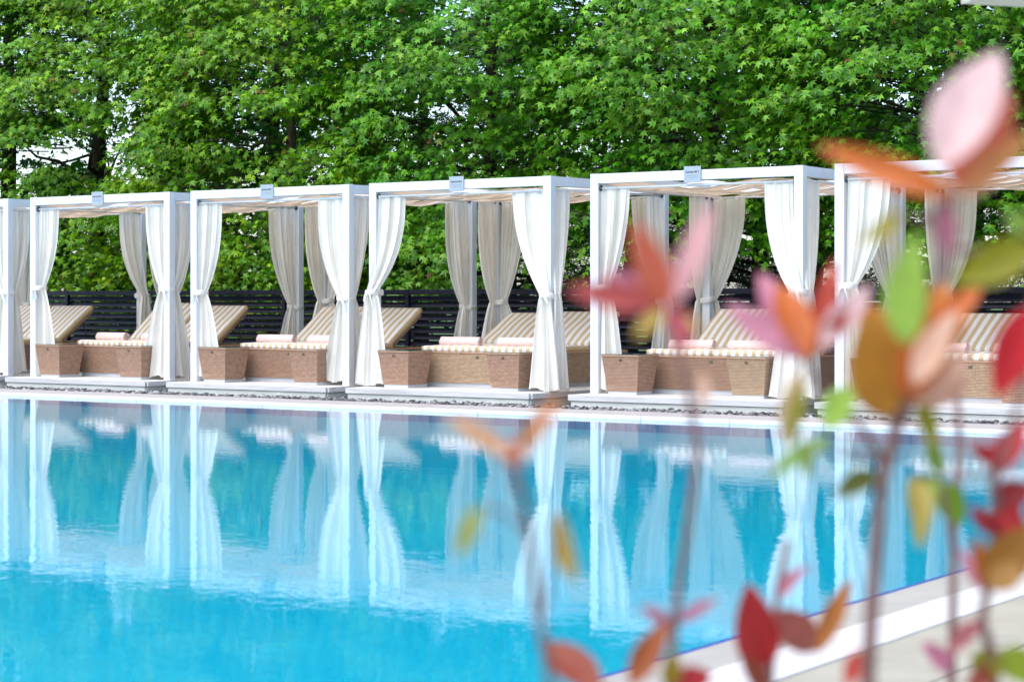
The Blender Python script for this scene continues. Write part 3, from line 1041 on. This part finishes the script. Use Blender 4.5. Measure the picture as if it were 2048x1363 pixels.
SLV, SLF = np.array([(0, -0.42, 0.0), (0.36, 0.05, -0.05), (0, 0.58, 0.0), (-0.36, 0.05, -0.05)]), np.array([[0, 1, 2, 3]])
def leaves_mesh(name, pos, nrm, tip, size, mat, simple=False):
    LV, LF = (SLV, SLF) if simple else (globals()['LV'], globals()['LF'])
    n = len(pos)
    nrm = norm(nrm)
    tip = norm(tip - nrm * (tip * nrm).sum(-1, keepdims=True))
    sx = np.cross(tip, nrm)
    V = (pos[:, None] + (LV[None, :, 0:1] * sx[:, None] + LV[None, :, 1:2] * tip[:, None] + LV[None, :, 2:3] * nrm[:, None]) * size[:, None, None]).reshape(-1, 3)
    F = (LF[None] + (np.arange(n) * len(LV))[:, None, None]).reshape(-1, 4)
    return big_mesh(name, V, F, 4, mat)

def sprays(rg, centres, outs, nleaf, spread, droop):
    n = len(centres)
    a = rg.normal(0, spread, (n, nleaf)); b = rg.normal(0, spread, (n, nleaf))
    h = -droop * (a * a + b * b) / spread - 0.22 * np.maximum(a, 0) + rg.normal(0, 0.055, (n, nleaf))
    side = np.stack([-outs[:, 1], outs[:, 0], np.zeros(n)], -1)
    P = centres[:, None] + outs[:, None] * a[..., None] + side[:, None] * b[..., None]
    P[..., 2] += h
    O = np.repeat(outs[:, None], nleaf, 1)
    N = O * 0.75 + np.array([0, 0, 0.75]) + rg.normal(0, 0.38, P.shape)
    T = O * 0.55 + np.array([0, 0, -0.55]) + rg.normal(0, 0.45, P.shape)
    return P.reshape(-1, 3), N.reshape(-1, 3), T.reshape(-1, 3)

def wobble(rg, p, q, n, amp):
    p, q = np.array(p, float), np.array(q, float)
    out = []
    for k in range(n + 1):
        f = k / n
        out.append(p + (q - p) * f + (rg.normal(0, amp, 3) if 0 < k < n else 0))
    return out

LEAF_ONE = {}
def build_tree(seed, bx, by, trunk_r, lean, height, zlo, rad, nspray, leafmat, barkmat, label, nleaf=52, lsize=0.142, front_only=0.72, limbs=(), zhi=7.9, simple=False):
    rg = np.random.default_rng(seed)
    root = thing('sweetgum_tree', (bx, by, ZG), label, 'tree', 'trees behind the fence')
    # trunk
    pts = []
    nseg = 9
    for k in range(nseg + 1):
        f = k / nseg
        pts.append((lean[0] * f + rg.normal(0, 0.035), lean[1] * f + rg.normal(0, 0.035), height * 0.95 * f - (0.05 if k == 0 else 0)))
    rads = [trunk_r * (1.25 if k == 0 else 1.0) * (1 - 0.8 * (k / nseg) ** 1.2) + 0.012 for k in range(nseg + 1)]
    obj('trunk', tube_me('trunk', pts, rads, barkmat, 12), root)
    def trunk_at(z):
        f = max(0, min(1, z / (height * 0.95)))
        i0 = min(nseg - 1, int(f * nseg)); t = f * nseg - i0
        return np.array(pts[i0]) * (1 - t) + np.array(pts[i0 + 1]) * t
    # explicit limbs first, then random ones
    lim = []
    for (z0, an, ln, rise, r0) in limbs:
        lim.append((z0, an, ln, rise, r0))
    for k in range(16):
        z0 = rg.uniform(max(0.8, zlo - 0.6), height * 0.85)
        lim.append((z0, rg.uniform(0, 2 * math.pi), rad * rg.uniform(0.6, 0.95) * (1.1 - 0.5 * z0 / height), rg.uniform(-0.3, 1.1), trunk_r * 0.32))
    for (z0, an, ln, rise, r0) in lim:
        p = trunk_at(z0)
        d = np.array([math.cos(an), math.sin(an), 0])
        q = p + d * ln + np.array([0, 0, rise])
        path = wobble(rg, p, q, 5, 0.07 * ln / 2)
        path[0] = p
        o = obj('limb', tube_me('limb', [Vector(v) for v in path], [r0 * (1 - 0.82 * k / 5) for k in range(6)], barkmat, 7), root)
    # foliage
    z = zlo + (zhi - zlo) * rg.random(nspray)
    zz = (z - zlo) / (height - zlo)
    an = rg.uniform(0, 2 * math.pi, nspray)
    keep_front = rg.random(nspray) < front_only
    an = np.where(keep_front, rg.uniform(math.pi * 1.0, math.pi * 2.0, nspray), an)   # towards the pool
    rr = rad * (np.sin(np.pi * np.clip(0.18 + 0.75 * zz, 0, 1)) ** 0.6) * (1 - 0.55 * rg.random(nspray) ** 2.0)
    rr *= 1 + 0.22 * np.sin(3 * an + seed) * np.sin(1.9 * z + seed)
    tx = np.array([trunk_at(v)[:2] for v in z])
    C = np.stack([tx[:, 0] + rr * np.cos(an), tx[:, 1] + rr * np.sin(an) * 0.85, z], -1)
    O = np.stack([np.cos(an), np.sin(an), np.zeros(nspray)], -1)
    O = norm(O + np.array([0, -0.35, 0]))
    # open gaps in the crowns where trunks, limbs and the pines beyond show
    wx, wy, wz = C[:, 0] + bx, C[:, 1] + by, C[:, 2] + ZG
    dep = wy * CT - wx * ST
    ppx = 1024 + FPX * (wx * CT + wy * ST) / dep
    ppy = HOR - FPX * (wz - EYE) / dep
    drop = np.zeros(nspray, bool)
    for (ax, ay, bx_, by_, pr) in GAPS:
        drop |= (ppx > ax) & (ppx < bx_) & (ppy > ay) & (ppy < by_) & (rg.random(nspray) < pr)
    C, O = C[~drop], O[~drop]
    nspray = len(C)
    P, N_, T = sprays(rg, C, O, nleaf, 0.27, 0.16)
    keep = P[:, 2] > 0.25
    P, N_, T = P[keep], N_[keep], T[keep]
    S = lsize * rg.uniform(0.5, 1.2, len(P))
    # the leaves that show largest: objects of their own; all others joined as the crown
    wx, wy, wz = P[:, 0] + bx, P[:, 1] + by, P[:, 2] + ZG
    dep = wy * CT - wx * ST
    ppx = 1024 + FPX * (wx * CT + wy * ST) / dep
    ppy = HOR - FPX * (wz - EYE) / dep
    seen = (ppx > 0) & (ppx < 2048) & (ppy > 0) & (ppy < 575)
    score = np.where(seen, S / dep * (1 + 0.9 * (27.5 - wy)), -9)
    big = np.argsort(-score)[:0 if simple else 300]
    big = big[score[big] > 0]
    lk = leafmat + '_single'
    if lk not in LEAF_ONE:
        LEAF_ONE[lk] = mesh('leaf', LV.tolist(), [tuple(int(q) for q in f) for f in LF], M[lk])
    nn_ = norm(N_[big]); tt_ = norm(T[big] - nn_ * (T[big] * nn_).sum(-1, keepdims=True)); ss_ = np.cross(tt_, nn_)
    for q, bi in enumerate(big):
        lo = bpy.data.objects.new('leaf', LEAF_ONE[lk])
        COL.objects.link(lo)
        lo.parent = root
        g = S[bi]
        lo.matrix_local = Matrix(((ss_[q, 0] * g, tt_[q, 0] * g, nn_[q, 0] * g, P[bi, 0]), (ss_[q, 1] * g, tt_[q, 1] * g, nn_[q, 1] * g, P[bi, 1]),
                                  (ss_[q, 2] * g, tt_[q, 2] * g, nn_[q, 2] * g, P[bi, 2]), (0, 0, 0, 1)))
    rest = np.ones(len(P), bool); rest[big] = False
    cr = obj('crown', leaves_mesh('crown', P[rest], N_[rest], T[rest], S[rest], M[leafmat], simple), root)
    struct(cr, 'stuff')
    # twigs carrying the sprays
    V, F = [], []
    sel = rg.choice(nspray, min(nspray, 150), replace=False)
    for s_ in sel:
        c = C[s_]
        p = trunk_at(max(0.6, c[2] - 0.25))
        a0 = p + (c - p) * rg.uniform(0.25, 0.5)
        v, f = tube_arrays([Vector(w) for w in wobble(rg, a0, c + O[s_] * 0.25 - np.array([0, 0, 0.06]), 3, 0.05)], [0.013, 0.010, 0.007, 0.004], 4, False)
        b0 = len(V)
        V += v; F += [tuple(i_ + b0 for i_ in q) for q in f]
    tw_ = obj('twigs', mesh('twigs', V, F, barkmat), root)
    struct(tw_, 'stuff')
    return root

build_tree(1, -29.3, 26.0, 0.17, (0.1, 0.0), 9.5, 0.7, 2.6, 495, 'leaf_a', M['bark'], 'deep green sweetgum with the thickest dark trunk, behind the far end cabana',
           limbs=[(4.3, R(-30), 2.2, 1.7, 0.09), (2.6, R(-20), 2.4, 0.5, 0.06)])
build_tree(2, -26.6, 25.4, 0.15, (0.75, 0.1), 9.5, 0.7, 2.7, 528, 'leaf_b', M['bark'], 'yellowish green sweetgum with a leaning dark trunk behind cabana two',
           limbs=[(3.0, R(190), 2.4, -0.55, 0.07), (3.4, R(-50), 1.8, 0.4, 0.05)])
build_tree(3, -21.4, 25.0, 0.085, (-0.1, 0.0), 9.0, 0.6, 2.9, 544, 'leaf_b', M['barklight'], 'yellowish green sweetgum with a slim brown trunk behind cabana three')
build_tree(4, -24.0, 27.5, 0.12, (0.2, 0.0), 9.5, 1.0, 2.8, 396, 'leaf_a', M['bark'], 'dark green sweetgum standing back between the leaning trunk and the slim brown trunk')
build_tree(5, -17.6, 25.2, 0.13, (0.1, 0.0), 9.5, 1.3, 2.9, 544, 'leaf_c', M['bark'], 'fresh green sweetgum behind cabana four', limbs=[(3.6, R(200), 2.2, 0.6, 0.05)])
build_tree(6, -13.6, 25.0, 0.12, (-0.1, 0.1), 9.5, 1.9, 2.9, 561, 'leaf_c', M['bark'], 'fresh green sweetgum behind the gap between cabanas four and five', limbs=[(4.2, R(-70), 1.8, 1.2, 0.05)])
build_tree(7, -9.8, 24.8, 0.13, (0.0, 0.1), 9.5, 1.8, 2.9, 561, 'leaf_c', M['bark'], 'fresh green sweetgum behind cabana five')
build_tree(8, -5.8, 24.6, 0.13, (0.1, 0.1), 9.0, 1.7, 2.7, 429, 'leaf_a', M['bark'], 'deep green sweetgum behind the cabana with the red shrub in front', limbs=[(2.2, R(200), 2.6, -0.4, 0.08)])
build_tree(9, -33.5, 26.5, 0.15, (0.0, 0.1), 9.5, 0.8, 2.8, 363, 'leaf_a', M['bark'], 'deep green sweetgum beyond the far end of the cabanas')

for q_, (bx_, by_, zl_, lb_) in enumerate(((-32.0, 31.0, 1.0, 'dark tree standing far back behind the thickest trunk'), (-27.5, 31.5, 1.2, 'dark tree standing far back behind the leaning trunk'),
                                      (-23.2, 31.0, 1.0, 'dark tree standing far back behind the slim brown trunk'), (-19.2, 32.0, 2.6, 'dark tree standing far back behind the fresh green sweetgum of cabana four'),
                                      (-15.4, 32.0, 3.0, 'dark tree standing far back behind the pines of cabana five'), (-11.0, 31.5, 2.8, 'dark tree standing far back above the pine of the red shrub cabana'))):
    build_tree(60 + q_, bx_, by_, 0.13, (0.1, 0.0), 9.5, zl_, 2.9, 300, 'leaf_a', M['bark'], lb_, nleaf=44, lsize=0.17, front_only=0.6, zhi=8.6, simple=True)

def build_pine(seed, bx, by, height, label):
    rg = np.random.default_rng(seed)
    root = thing('pine_tree', (bx, by, ZG), label, 'tree', 'pines behind the sweetgums')
    obj('trunk', tube_me('trunk', [(0, 0, -0.05), (0.1, 0, height * 0.3), (0.0, 0.1, height * 0.7), (0.05, 0, height)], [0.17, 0.13, 0.08, 0.02], M['bark'], 10), root)
    cs, od = [], []
    for k in range(52):
        z0 = 0.8 + 2.3 * k / 36 if k < 36 else 3.2 + (height - 3.6) * (k - 36) / 16
        an = k * 2.4 + rg.normal(0, .2)
        ln = 2.5 * (1 - 0.72 * z0 / height) * rg.uniform(.7, 1.15)
        d = np.array([math.cos(an), math.sin(an), 0])
        p = np.array([0, 0, z0]); q = p + d * ln + np.array([0, 0, rg.uniform(-.25, .35)])
        path = wobble(rg, p, q, 4, 0.05)
        obj('limb', tube_me('limb', [Vector(v) for v in path], [0.035, 0.026, 0.018, 0.012, 0.005], M['bark'], 5), root)
        for f in np.linspace(0.25, 1.0, 11):
            c = p + (q - p) * f
            for s_ in (-1, 1):
                cs.append(c + np.array([-d[1], d[0], 0]) * s_ * rg.uniform(0.05, 0.35) * (1.2 - f * .5) + rg.normal(0, .04, 3))
                od.append(d * 0.7 + np.array([-d[1], d[0], 0]) * s_ * 0.5)
    cs, od = np.array(cs), norm(np.array(od))
    nn = 34
    n = len(cs)
    base = np.repeat(cs, nn, 0) + rg.normal(0, 0.05, (n * nn, 3))
    D = norm(np.repeat(od, nn, 0) * 0.7 + rg.normal(0, 0.6, (n * nn, 3)) + np.array([0, 0, 0.15]))
    S = norm(np.cross(D, rg.normal(0, 1, D.shape))) * 0.008
    L = rg.uniform(0.08, 0.14, (len(D), 1))
    V = np.stack([base - S, base + S, base + D * L], 1).reshape(-1, 3)
    F = np.arange(len(V)).reshape(-1, 3)
    struct(obj('needles', big_mesh('needles', V, F, 3, M['needle']), root), 'stuff')
    return root
build_pine(31, -19.9, 29.0, 6.5, 'dark pine seen between the back curtains of cabana four')
build_pine(34, -17.1, 29.4, 6.5, 'dark pine seen past the post shared side of cabana five')
build_pine(32, -15.0, 29.0, 6.5, 'dark pine seen through the middle of cabana five')
build_pine(33, -11.2, 28.6, 6.0, 'dark pine behind the cabana with the red shrub in front')

# ------------------------------------------------------------------ parasol on the near deck (only a canopy corner reaches into view)
def build_parasol():
    corner = at(1922, 9, 8.0)
    rz = TH - R(5)
    c, s = math.cos(rz), math.sin(rz)
    hw = 1.45
    # local corner (-hw, hw) maps to the measured corner
    lx, ly = -hw, hw * 0.55
    root = thing('parasol', (corner.x - (lx * c - ly * s), corner.y - (lx * s + ly * c), ZC), 'beige parasol whose canopy edge hangs over the poolside deck', 'parasol', None, rz)
    ze = corner.z - ZC
    V = [(-hw, -hw * .55, ze + .10), (hw, -hw * .55, ze + .10), (hw, hw * .55, ze + .10), (-hw, hw * .55, ze + .10), (0, 0, ze + .55)]
    n = 8
    VV, FF = [], []
    for a, b_ in ((0, 1), (1, 2), (2, 3), (3, 0)):
        pa, pb, pc = Vector(V[a]), Vector(V[b_]), Vector(V[4])
        for r_ in range(n + 1):
            for q in range(n + 1):
                e = pa.lerp(pb, q / n)
                p_ = e.lerp(pc, r_ / n)
                p_.z -= 0.07 * math.sin(math.pi * q / n) * (1 - r_ / n) * 0.6 + 0.05 * math.sin(math.pi * r_ / n)
                VV.append(p_)
        b0 = len(VV) - (n + 1) ** 2
        for r_ in range(n):
            for q in range(n):
                i_ = b0 + r_ * (n + 1) + q
                FF.append((i_, i_ + 1, i_ + n + 2, i_ + n + 1))
        # valance
        b1 = len(VV)
        for q in range(n + 1):
            e = pa.lerp(pb, q / n); e.z -= 0.07 * math.sin(math.pi * q / n) * 0.6
            VV.append(e.copy()); VV.append(e - Vector((0, 0, 0.10 + 0.006 * math.sin(q * 2.0))))
        for q in range(n):
            FF.append((b1 + 2 * q, b1 + 2 * q + 1, b1 + 2 * q + 3, b1 + 2 * q + 2))
    obj('canopy', mesh('canopy', VV, FF, M['parasol'], True), root)
    obj('pole', tube_me('pole', [(0, 0, 0.05), (0, 0, ze + .56), (0, 0, ze + .66)], [0.024, 0.024, 0.012], M['white'], 12), root)
    obj('base', tube_me('base', [(0, 0, 0.0), (0, 0, 0.05), (0, 0, 0.07), (0, 0, 0.30)], [0.30, 0.30, 0.10, 0.04], M['plinth'], 24, False), root)
    for v in V[:4]:
        obj('rib', tube_me('rib', [(0, 0, ze + .50), (v[0] * .97, v[1] * .97, v[2] - 0.02)], 0.010, M['white'], 6), root)
build_parasol()

# ------------------------------------------------------------------ red-leaved shrub in the foreground
def shrub_leaf_me(wl, curl, fold, seed):
    """unit-length leaf along +y, width ratio wl; normal +z"""
    rg = random.Random(seed)
    nu, nv = 6, 12
    V, F = [], []
    for j in range(nv + 1):
        t = j / nv
        w = wl / 2 * (math.sin(math.pi * t ** 0.85) ** 0.8) * (1 - 0.15 * t)
        if j == 0: w = 0.012
        if j == nv: w = 0.003
        for i_ in range(nu + 1):
            q = -1 + 2 * i_ / nu
            V.append((q * w, t, abs(q) * w * fold - curl * (t - 0.35) ** 2 + 0.012 * math.sin(9 * t + 2 * q)))
    for j in range(nv):
        for i_ in range(nu):
            a = j * (nu + 1) + i_
            F.append((a, a + 1, a + nu + 2, a + nu + 1))
    me = mesh('leaf', V, F, M['shrub'], True)
    return me

shrub_base = at(1640, 1363, 1.75)
shrub = thing('red_leaved_shrub', (shrub_base.x, shrub_base.y, ZC), 'young shrub with red, orange and lime leaves on thin stems by the pool', 'shrub')
SB = Vector((shrub_base.x, shrub_base.y, ZC))
CAMP = Vector((0, 0, EYE))
STEMS = [
    # (pixel points top to bottom, distance, top radius, bottom radius)
    ([(1795, 800), (1790, 870), (1763, 960), (1752, 1100), (1742, 1240), (1735, 1380)], 1.22, .0034, .0042),
    ([(1330, 612), (1372, 760), (1396, 900), (1372, 1080), (1350, 1230), (1340, 1380)], 1.30, .0018, .0036),
    ([(1915, 780), (1919, 900), (1907, 1060), (1906, 1200), (1902, 1380)], 1.55, .0022, .0036),
    ([(1026, 915), (1048, 1010), (1078, 1230), (1105, 1380)], 1.00, .0016, .0028),
    ([(1575, 1080), (1556, 1180), (1545, 1290), (1538, 1380)], 1.45, .0022, .0034),
    ([(1985, 930), (1992, 1050), (1975, 1180), (1964, 1240), (1985, 1310), (1990, 1380)], 1.30, .0024, .0034),
    ([(1905, 385), (1898, 500), (1880, 640), (1850, 760), (1800, 850)], 1.3, .0013, .002),
    ([(1612, 712), (1645, 770), (1720, 850), (1772, 930)], 1.26, .0016, .0024),
    ([(1880, 960), (1895, 1030), (1906, 1110)], 1.45, .0014, .0016),
    ([(1120, 1030), (1105, 1120), (1085, 1230)], 1.02, .0008, .0012),
    ([(2062, 600), (2050, 760), (2010, 900), (1988, 960)], 1.2, .0014, .002),
    ([(1340, 1250), (1350, 1330), (1342, 1380)], 1.28, .0014, .002),
    ([(1200, 1372), (1290, 1400)], 1.28, .0014, .002),
    ([(956, 1012), (1000, 1020), (1052, 1060)], .98, .0006, .0009),
    ([(1800, 430), (1850, 440), (1896, 500)], 1.07, .0007, .001),
]
ZS = 1.3
STEM_PTS = []
for pts, Z, r0, r1 in STEMS:
    Z *= ZS; r0 *= 1.5; r1 *= 1.5
    W = [at(px_, py_, Z) - SB for px_, py_ in pts]
    if pts[-1][1] >= 1370:
        e = W[-1]
        W += [Vector((e.x * .75, e.y * .75, e.z * .62)), Vector((e.x * .45, e.y * .45, e.z * .28)), Vector((e.x * .25, e.y * .25, -0.03))]
    for wa, wb_ in zip(W[:-1], W[1:]):
        STEM_PTS += [wa.lerp(wb_, q / 8) for q in range(9)]
    n_ = len(W)
    obj('stem', tube_me('stem', W, [r0 + (r1 - r0) * k / (n_ - 1) for k in range(n_)], M['stem'], 8), shrub)

PINK, CORAL, ORG, RED = (.80, .50, .50), (.72, .16, .09), (.68, .17, .035), (.50, .035, .035)
GOLD, LIME, OLIVE, PEACH = (.52, .23, .03), (.40, .62, .10), (.32, .30, .015), (.78, .48, .34)
YEL, BRN, GRN, ROSE = (.62, .43, .10), (.32, .06, .03), (.20, .34, .04), (.62, .22, .30)
PALE = (.72, .48, .46)  # pale pink; on the first leaf it also paints the sky's sheen
LEAVES = [
    # base px, tip px, width px, distance, colour
    ((1882, 335), (1998, 88), 128, .98, PALE), ((1908, 375), (2022, 180), 104, 1.0, CORAL), ((1904, 388), (1628, 288), 62, .98, ORG),
    ((1925, 380), (2075, 255), 52, .98, (.55, .22, .08)), ((1915, 395), (2010, 330), 40, 1.0, PEACH), ((1890, 400), (1895, 520), 44, 1.05, ROSE),
    ((1800, 430), (1728, 485), 36, 1.05, (.6, .5, .06)), ((2075, 495), (1902, 566), 84, 1.0, OLIVE), ((2070, 470), (2010, 420), 40, 1.05, GRN),
    ((1332, 618), (1268, 440), 70, .95, CORAL), ((1342, 612), (1428, 400), 52, .95, (.82, .42, .42)), ((1322, 607), (1135, 578), 58, .95, (.55, .10, .09)),
    ((1312, 592), (1205, 540), 34, 1.0, ROSE), ((1326, 622), (1272, 668), 34, 1.0, YEL), ((1346, 622), (1402, 664), 30, 1.0, YEL), ((1346, 612), (1372, 700), 44, .95, (.45, .07, .09)),
    ((1402, 812), (1406, 738), 30, 1.25, PEACH),
    ((1616, 716), (1556, 562), 76, 1.24, ORG), ((1592, 692), (1518, 536), 62, 1.26, ROSE), ((1602, 714), (1452, 606), 56, 1.24, (.66, .26, .34)),
    ((1628, 692), (1672, 512), 46, 1.26, (.55, .07, .04)), ((1642, 696), (1742, 566), 58, 1.22, PALE), ((1625, 705), (1700, 620), 40, 1.25, (.6, .1, .06)),
    ((1598, 745), (1566, 905), 44, 1.22, (.75, .55, .28)), ((1608, 765), (1582, 892), 26, 1.22, OLIVE), ((1660, 876), (1522, 956), 42, 1.2, (.25, .40, .08)),
    ((1600, 880), (1622, 960), 34, 1.2, (.35, .5, .1)), ((1702, 772), (1648, 860), 62, 1.2, LIME),
    ((1772, 838), (1742, 612), 124, 1.2, GOLD), ((1808, 690), (1832, 464), 90, 1.1, LIME), ((1790, 690), (1700, 596), 54, 1.25, ORG),
    ((1812, 806), (1892, 556), 98, 1.2, (.66, .22, .03)), ((1826, 770), (1912, 612), 60, 1.15, PEACH), ((1816, 812), (1945, 690), 52, 1.2, (.70, .42, .30)),
    ((1868, 650), (1965, 575), 52, 1.2, ORG), ((1800, 700), (1860, 560), 60, 1.25, (.6, .15, .03)),
    ((1815, 800), (1852, 596), 92, 1.19, ORG), ((1880, 712), (1928, 590), 54, 1.22, (.66, .24, .04)), ((1780, 720), (1842, 600), 50, 1.24, (.60, .18, .05)),
    ((1850, 820), (1942, 742), 44, 1.22, (.62, .34, .22)),
    ((1752, 944), (1668, 992), 48, 1.22, (.13, .14, .02)), ((1838, 800), (1876, 904), 38, 1.22, OLIVE), ((1862, 868), (1884, 966), 34, 1.3, GRN),
    ((1880, 962), (1924, 1052), 56, 1.45, (.20, .33, .03)), ((1832, 946), (1844, 1088), 54, 1.35, (.52, .42, .09)), ((1872, 950), (1838, 1000), 40, 1.4, GRN),
    ((2002, 936), (1940, 892), 46, 1.3, RED), ((2000, 1004), (2066, 972), 64, 1.3, (.40, .05, .05)), ((2066, 612), (1992, 796), 84, 1.18, (.60, .02, .03)),
    ((1980, 1176), (2066, 1046), 86, 1.28, (.40, .18, .03)), ((1976, 1172), (1952, 1076), 42, 1.3, ORG), ((1972, 1182), (1915, 1090), 30, 1.3, ROSE),
    ((1992, 1020), (2056, 1064), 60, 1.3, RED), ((1990, 1060), (1938, 1014), 42, 1.3, (.45, .05, .06)), ((1964, 1240), (1898, 1306), 46, 1.3, (.5, .16, .16)),
    ((1978, 1150), (2044, 1010), 54, 1.3, CORAL), ((1990, 950), (2052, 836), 56, 1.28, RED), ((1903, 1340), (1846, 1282), 40, 1.5, ROSE), ((1990, 1340), (1930, 1372), 44, 1.3, (.45, .1, .06)),
    ((1988, 1292), (1966, 1372), 66, 1.3, OLIVE), ((2006, 1296), (2070, 1366), 66, 1.3, (.34, .42, .03)), ((1985, 1180), (2040, 1120), 60, 1.25, (.5, .25, .06)),
    ((1524, 1336), (1496, 1166), 88, 1.42, RED), ((1552, 1226), (1652, 1306), 74, 1.42, (.48, .12, .09)), ((1636, 1304), (1702, 1152), 42, 1.42, (.42, .14, .02)),
    ((1556, 1190), (1612, 1130), 30, 1.45, ROSE), ((1530, 1380), (1485, 1310), 46, 1.42, BRN),
    ((1200, 1376), (1086, 1276), 74, 1.26, BRN), ((1262, 1372), (1336, 1236), 56, 1.26, (.36, .09, .02)), ((1338, 1376), (1348, 1296), 38, 1.28, (.42, .28, .03)),
    ((1345, 1372), (1430, 1340), 54, 1.28, RED), ((1345, 1250), (1280, 1210), 28, 1.3, ROSE), ((1350, 1245), (1440, 1190), 26, 1.3, ROSE), ((1740, 1300), (1690, 1370), 50, 1.25, (.55, .08, .05)),
    ((1022, 914), (893, 826), 34, .98, (.62, .30, .12)), ((1030, 908), (1122, 786), 34, .98, (.72, .26, .07)), ((1030, 940), (1018, 878), 46, .98, (.50, .16, .12)), ((1032, 948), (1042, 990), 24, 1.0, ROSE),
    ((1114, 1022), (1146, 1176), 46, 1.02, (.66, .43, .08)), ((956, 1010), (914, 1116), 40, .98, (.4, .42, .10)),
]
for k, (b_, t_, wpx, Z, col) in enumerate(LEAVES):
    rg = random.Random(900 + k)
    Z *= ZS
    wpx *= 1.12
    P0 = at(b_[0], b_[1], Z)
    P1 = at(t_[0], t_[1], Z * rg.uniform(0.97, 1.03))
    d = P1 - P0
    L = d.length
    d.normalize()
    n_ = (CAMP - P0).normalized()
    n_ = (n_ + Vector((rg.uniform(-.35, .35), rg.uniform(-.35, .35), rg.uniform(0.0, .5)))).normalized()
    n_ = (n_ - d * n_.dot(d)).normalized()
    sx_ = d.cross(n_)
    W = wpx * Z / FPX / L
    me = shrub_leaf_me(W, rg.uniform(0.05, 0.25), rg.uniform(0.15, 0.5), k)
    o = obj('leaf', me, shrub)
    mw = Matrix(((sx_.x * L, d.x * L, n_.x * L, P0.x - SB.x), (sx_.y * L, d.y * L, n_.y * L, P0.y - SB.y), (sx_.z * L, d.z * L, n_.z * L, P0.z - SB.z), (0, 0, 0, 1)))
    me.transform(mw)
    if mw.determinant() < 0: me.flip_normals()
    pl = P0 - SB
    near = min(STEM_PTS, key=lambda v: (v - pl).length)
    if 0.002 < (near - pl).length < 0.10:
        mid = near.lerp(pl, 0.55) + Vector((0, 0, -0.004))
        obj('petiole', tube_me('petiole', [near, mid, pl + d * 0.004], [0.0016, 0.0012, 0.001], M['stem'], 6), o)
    o.color = (*[c * (1.0 if k == 0 else 0.84) for c in col], 1)
# planting bed the shrub grows in
bed = struct(obj('planting_bed', box_me('planting_bed', SB.x - 0.6, SB.x + 0.6, SB.y - 0.35, SB.y + 0.35, ZC - 0.01, ZC + 0.012, M['soil'], 0.004)))
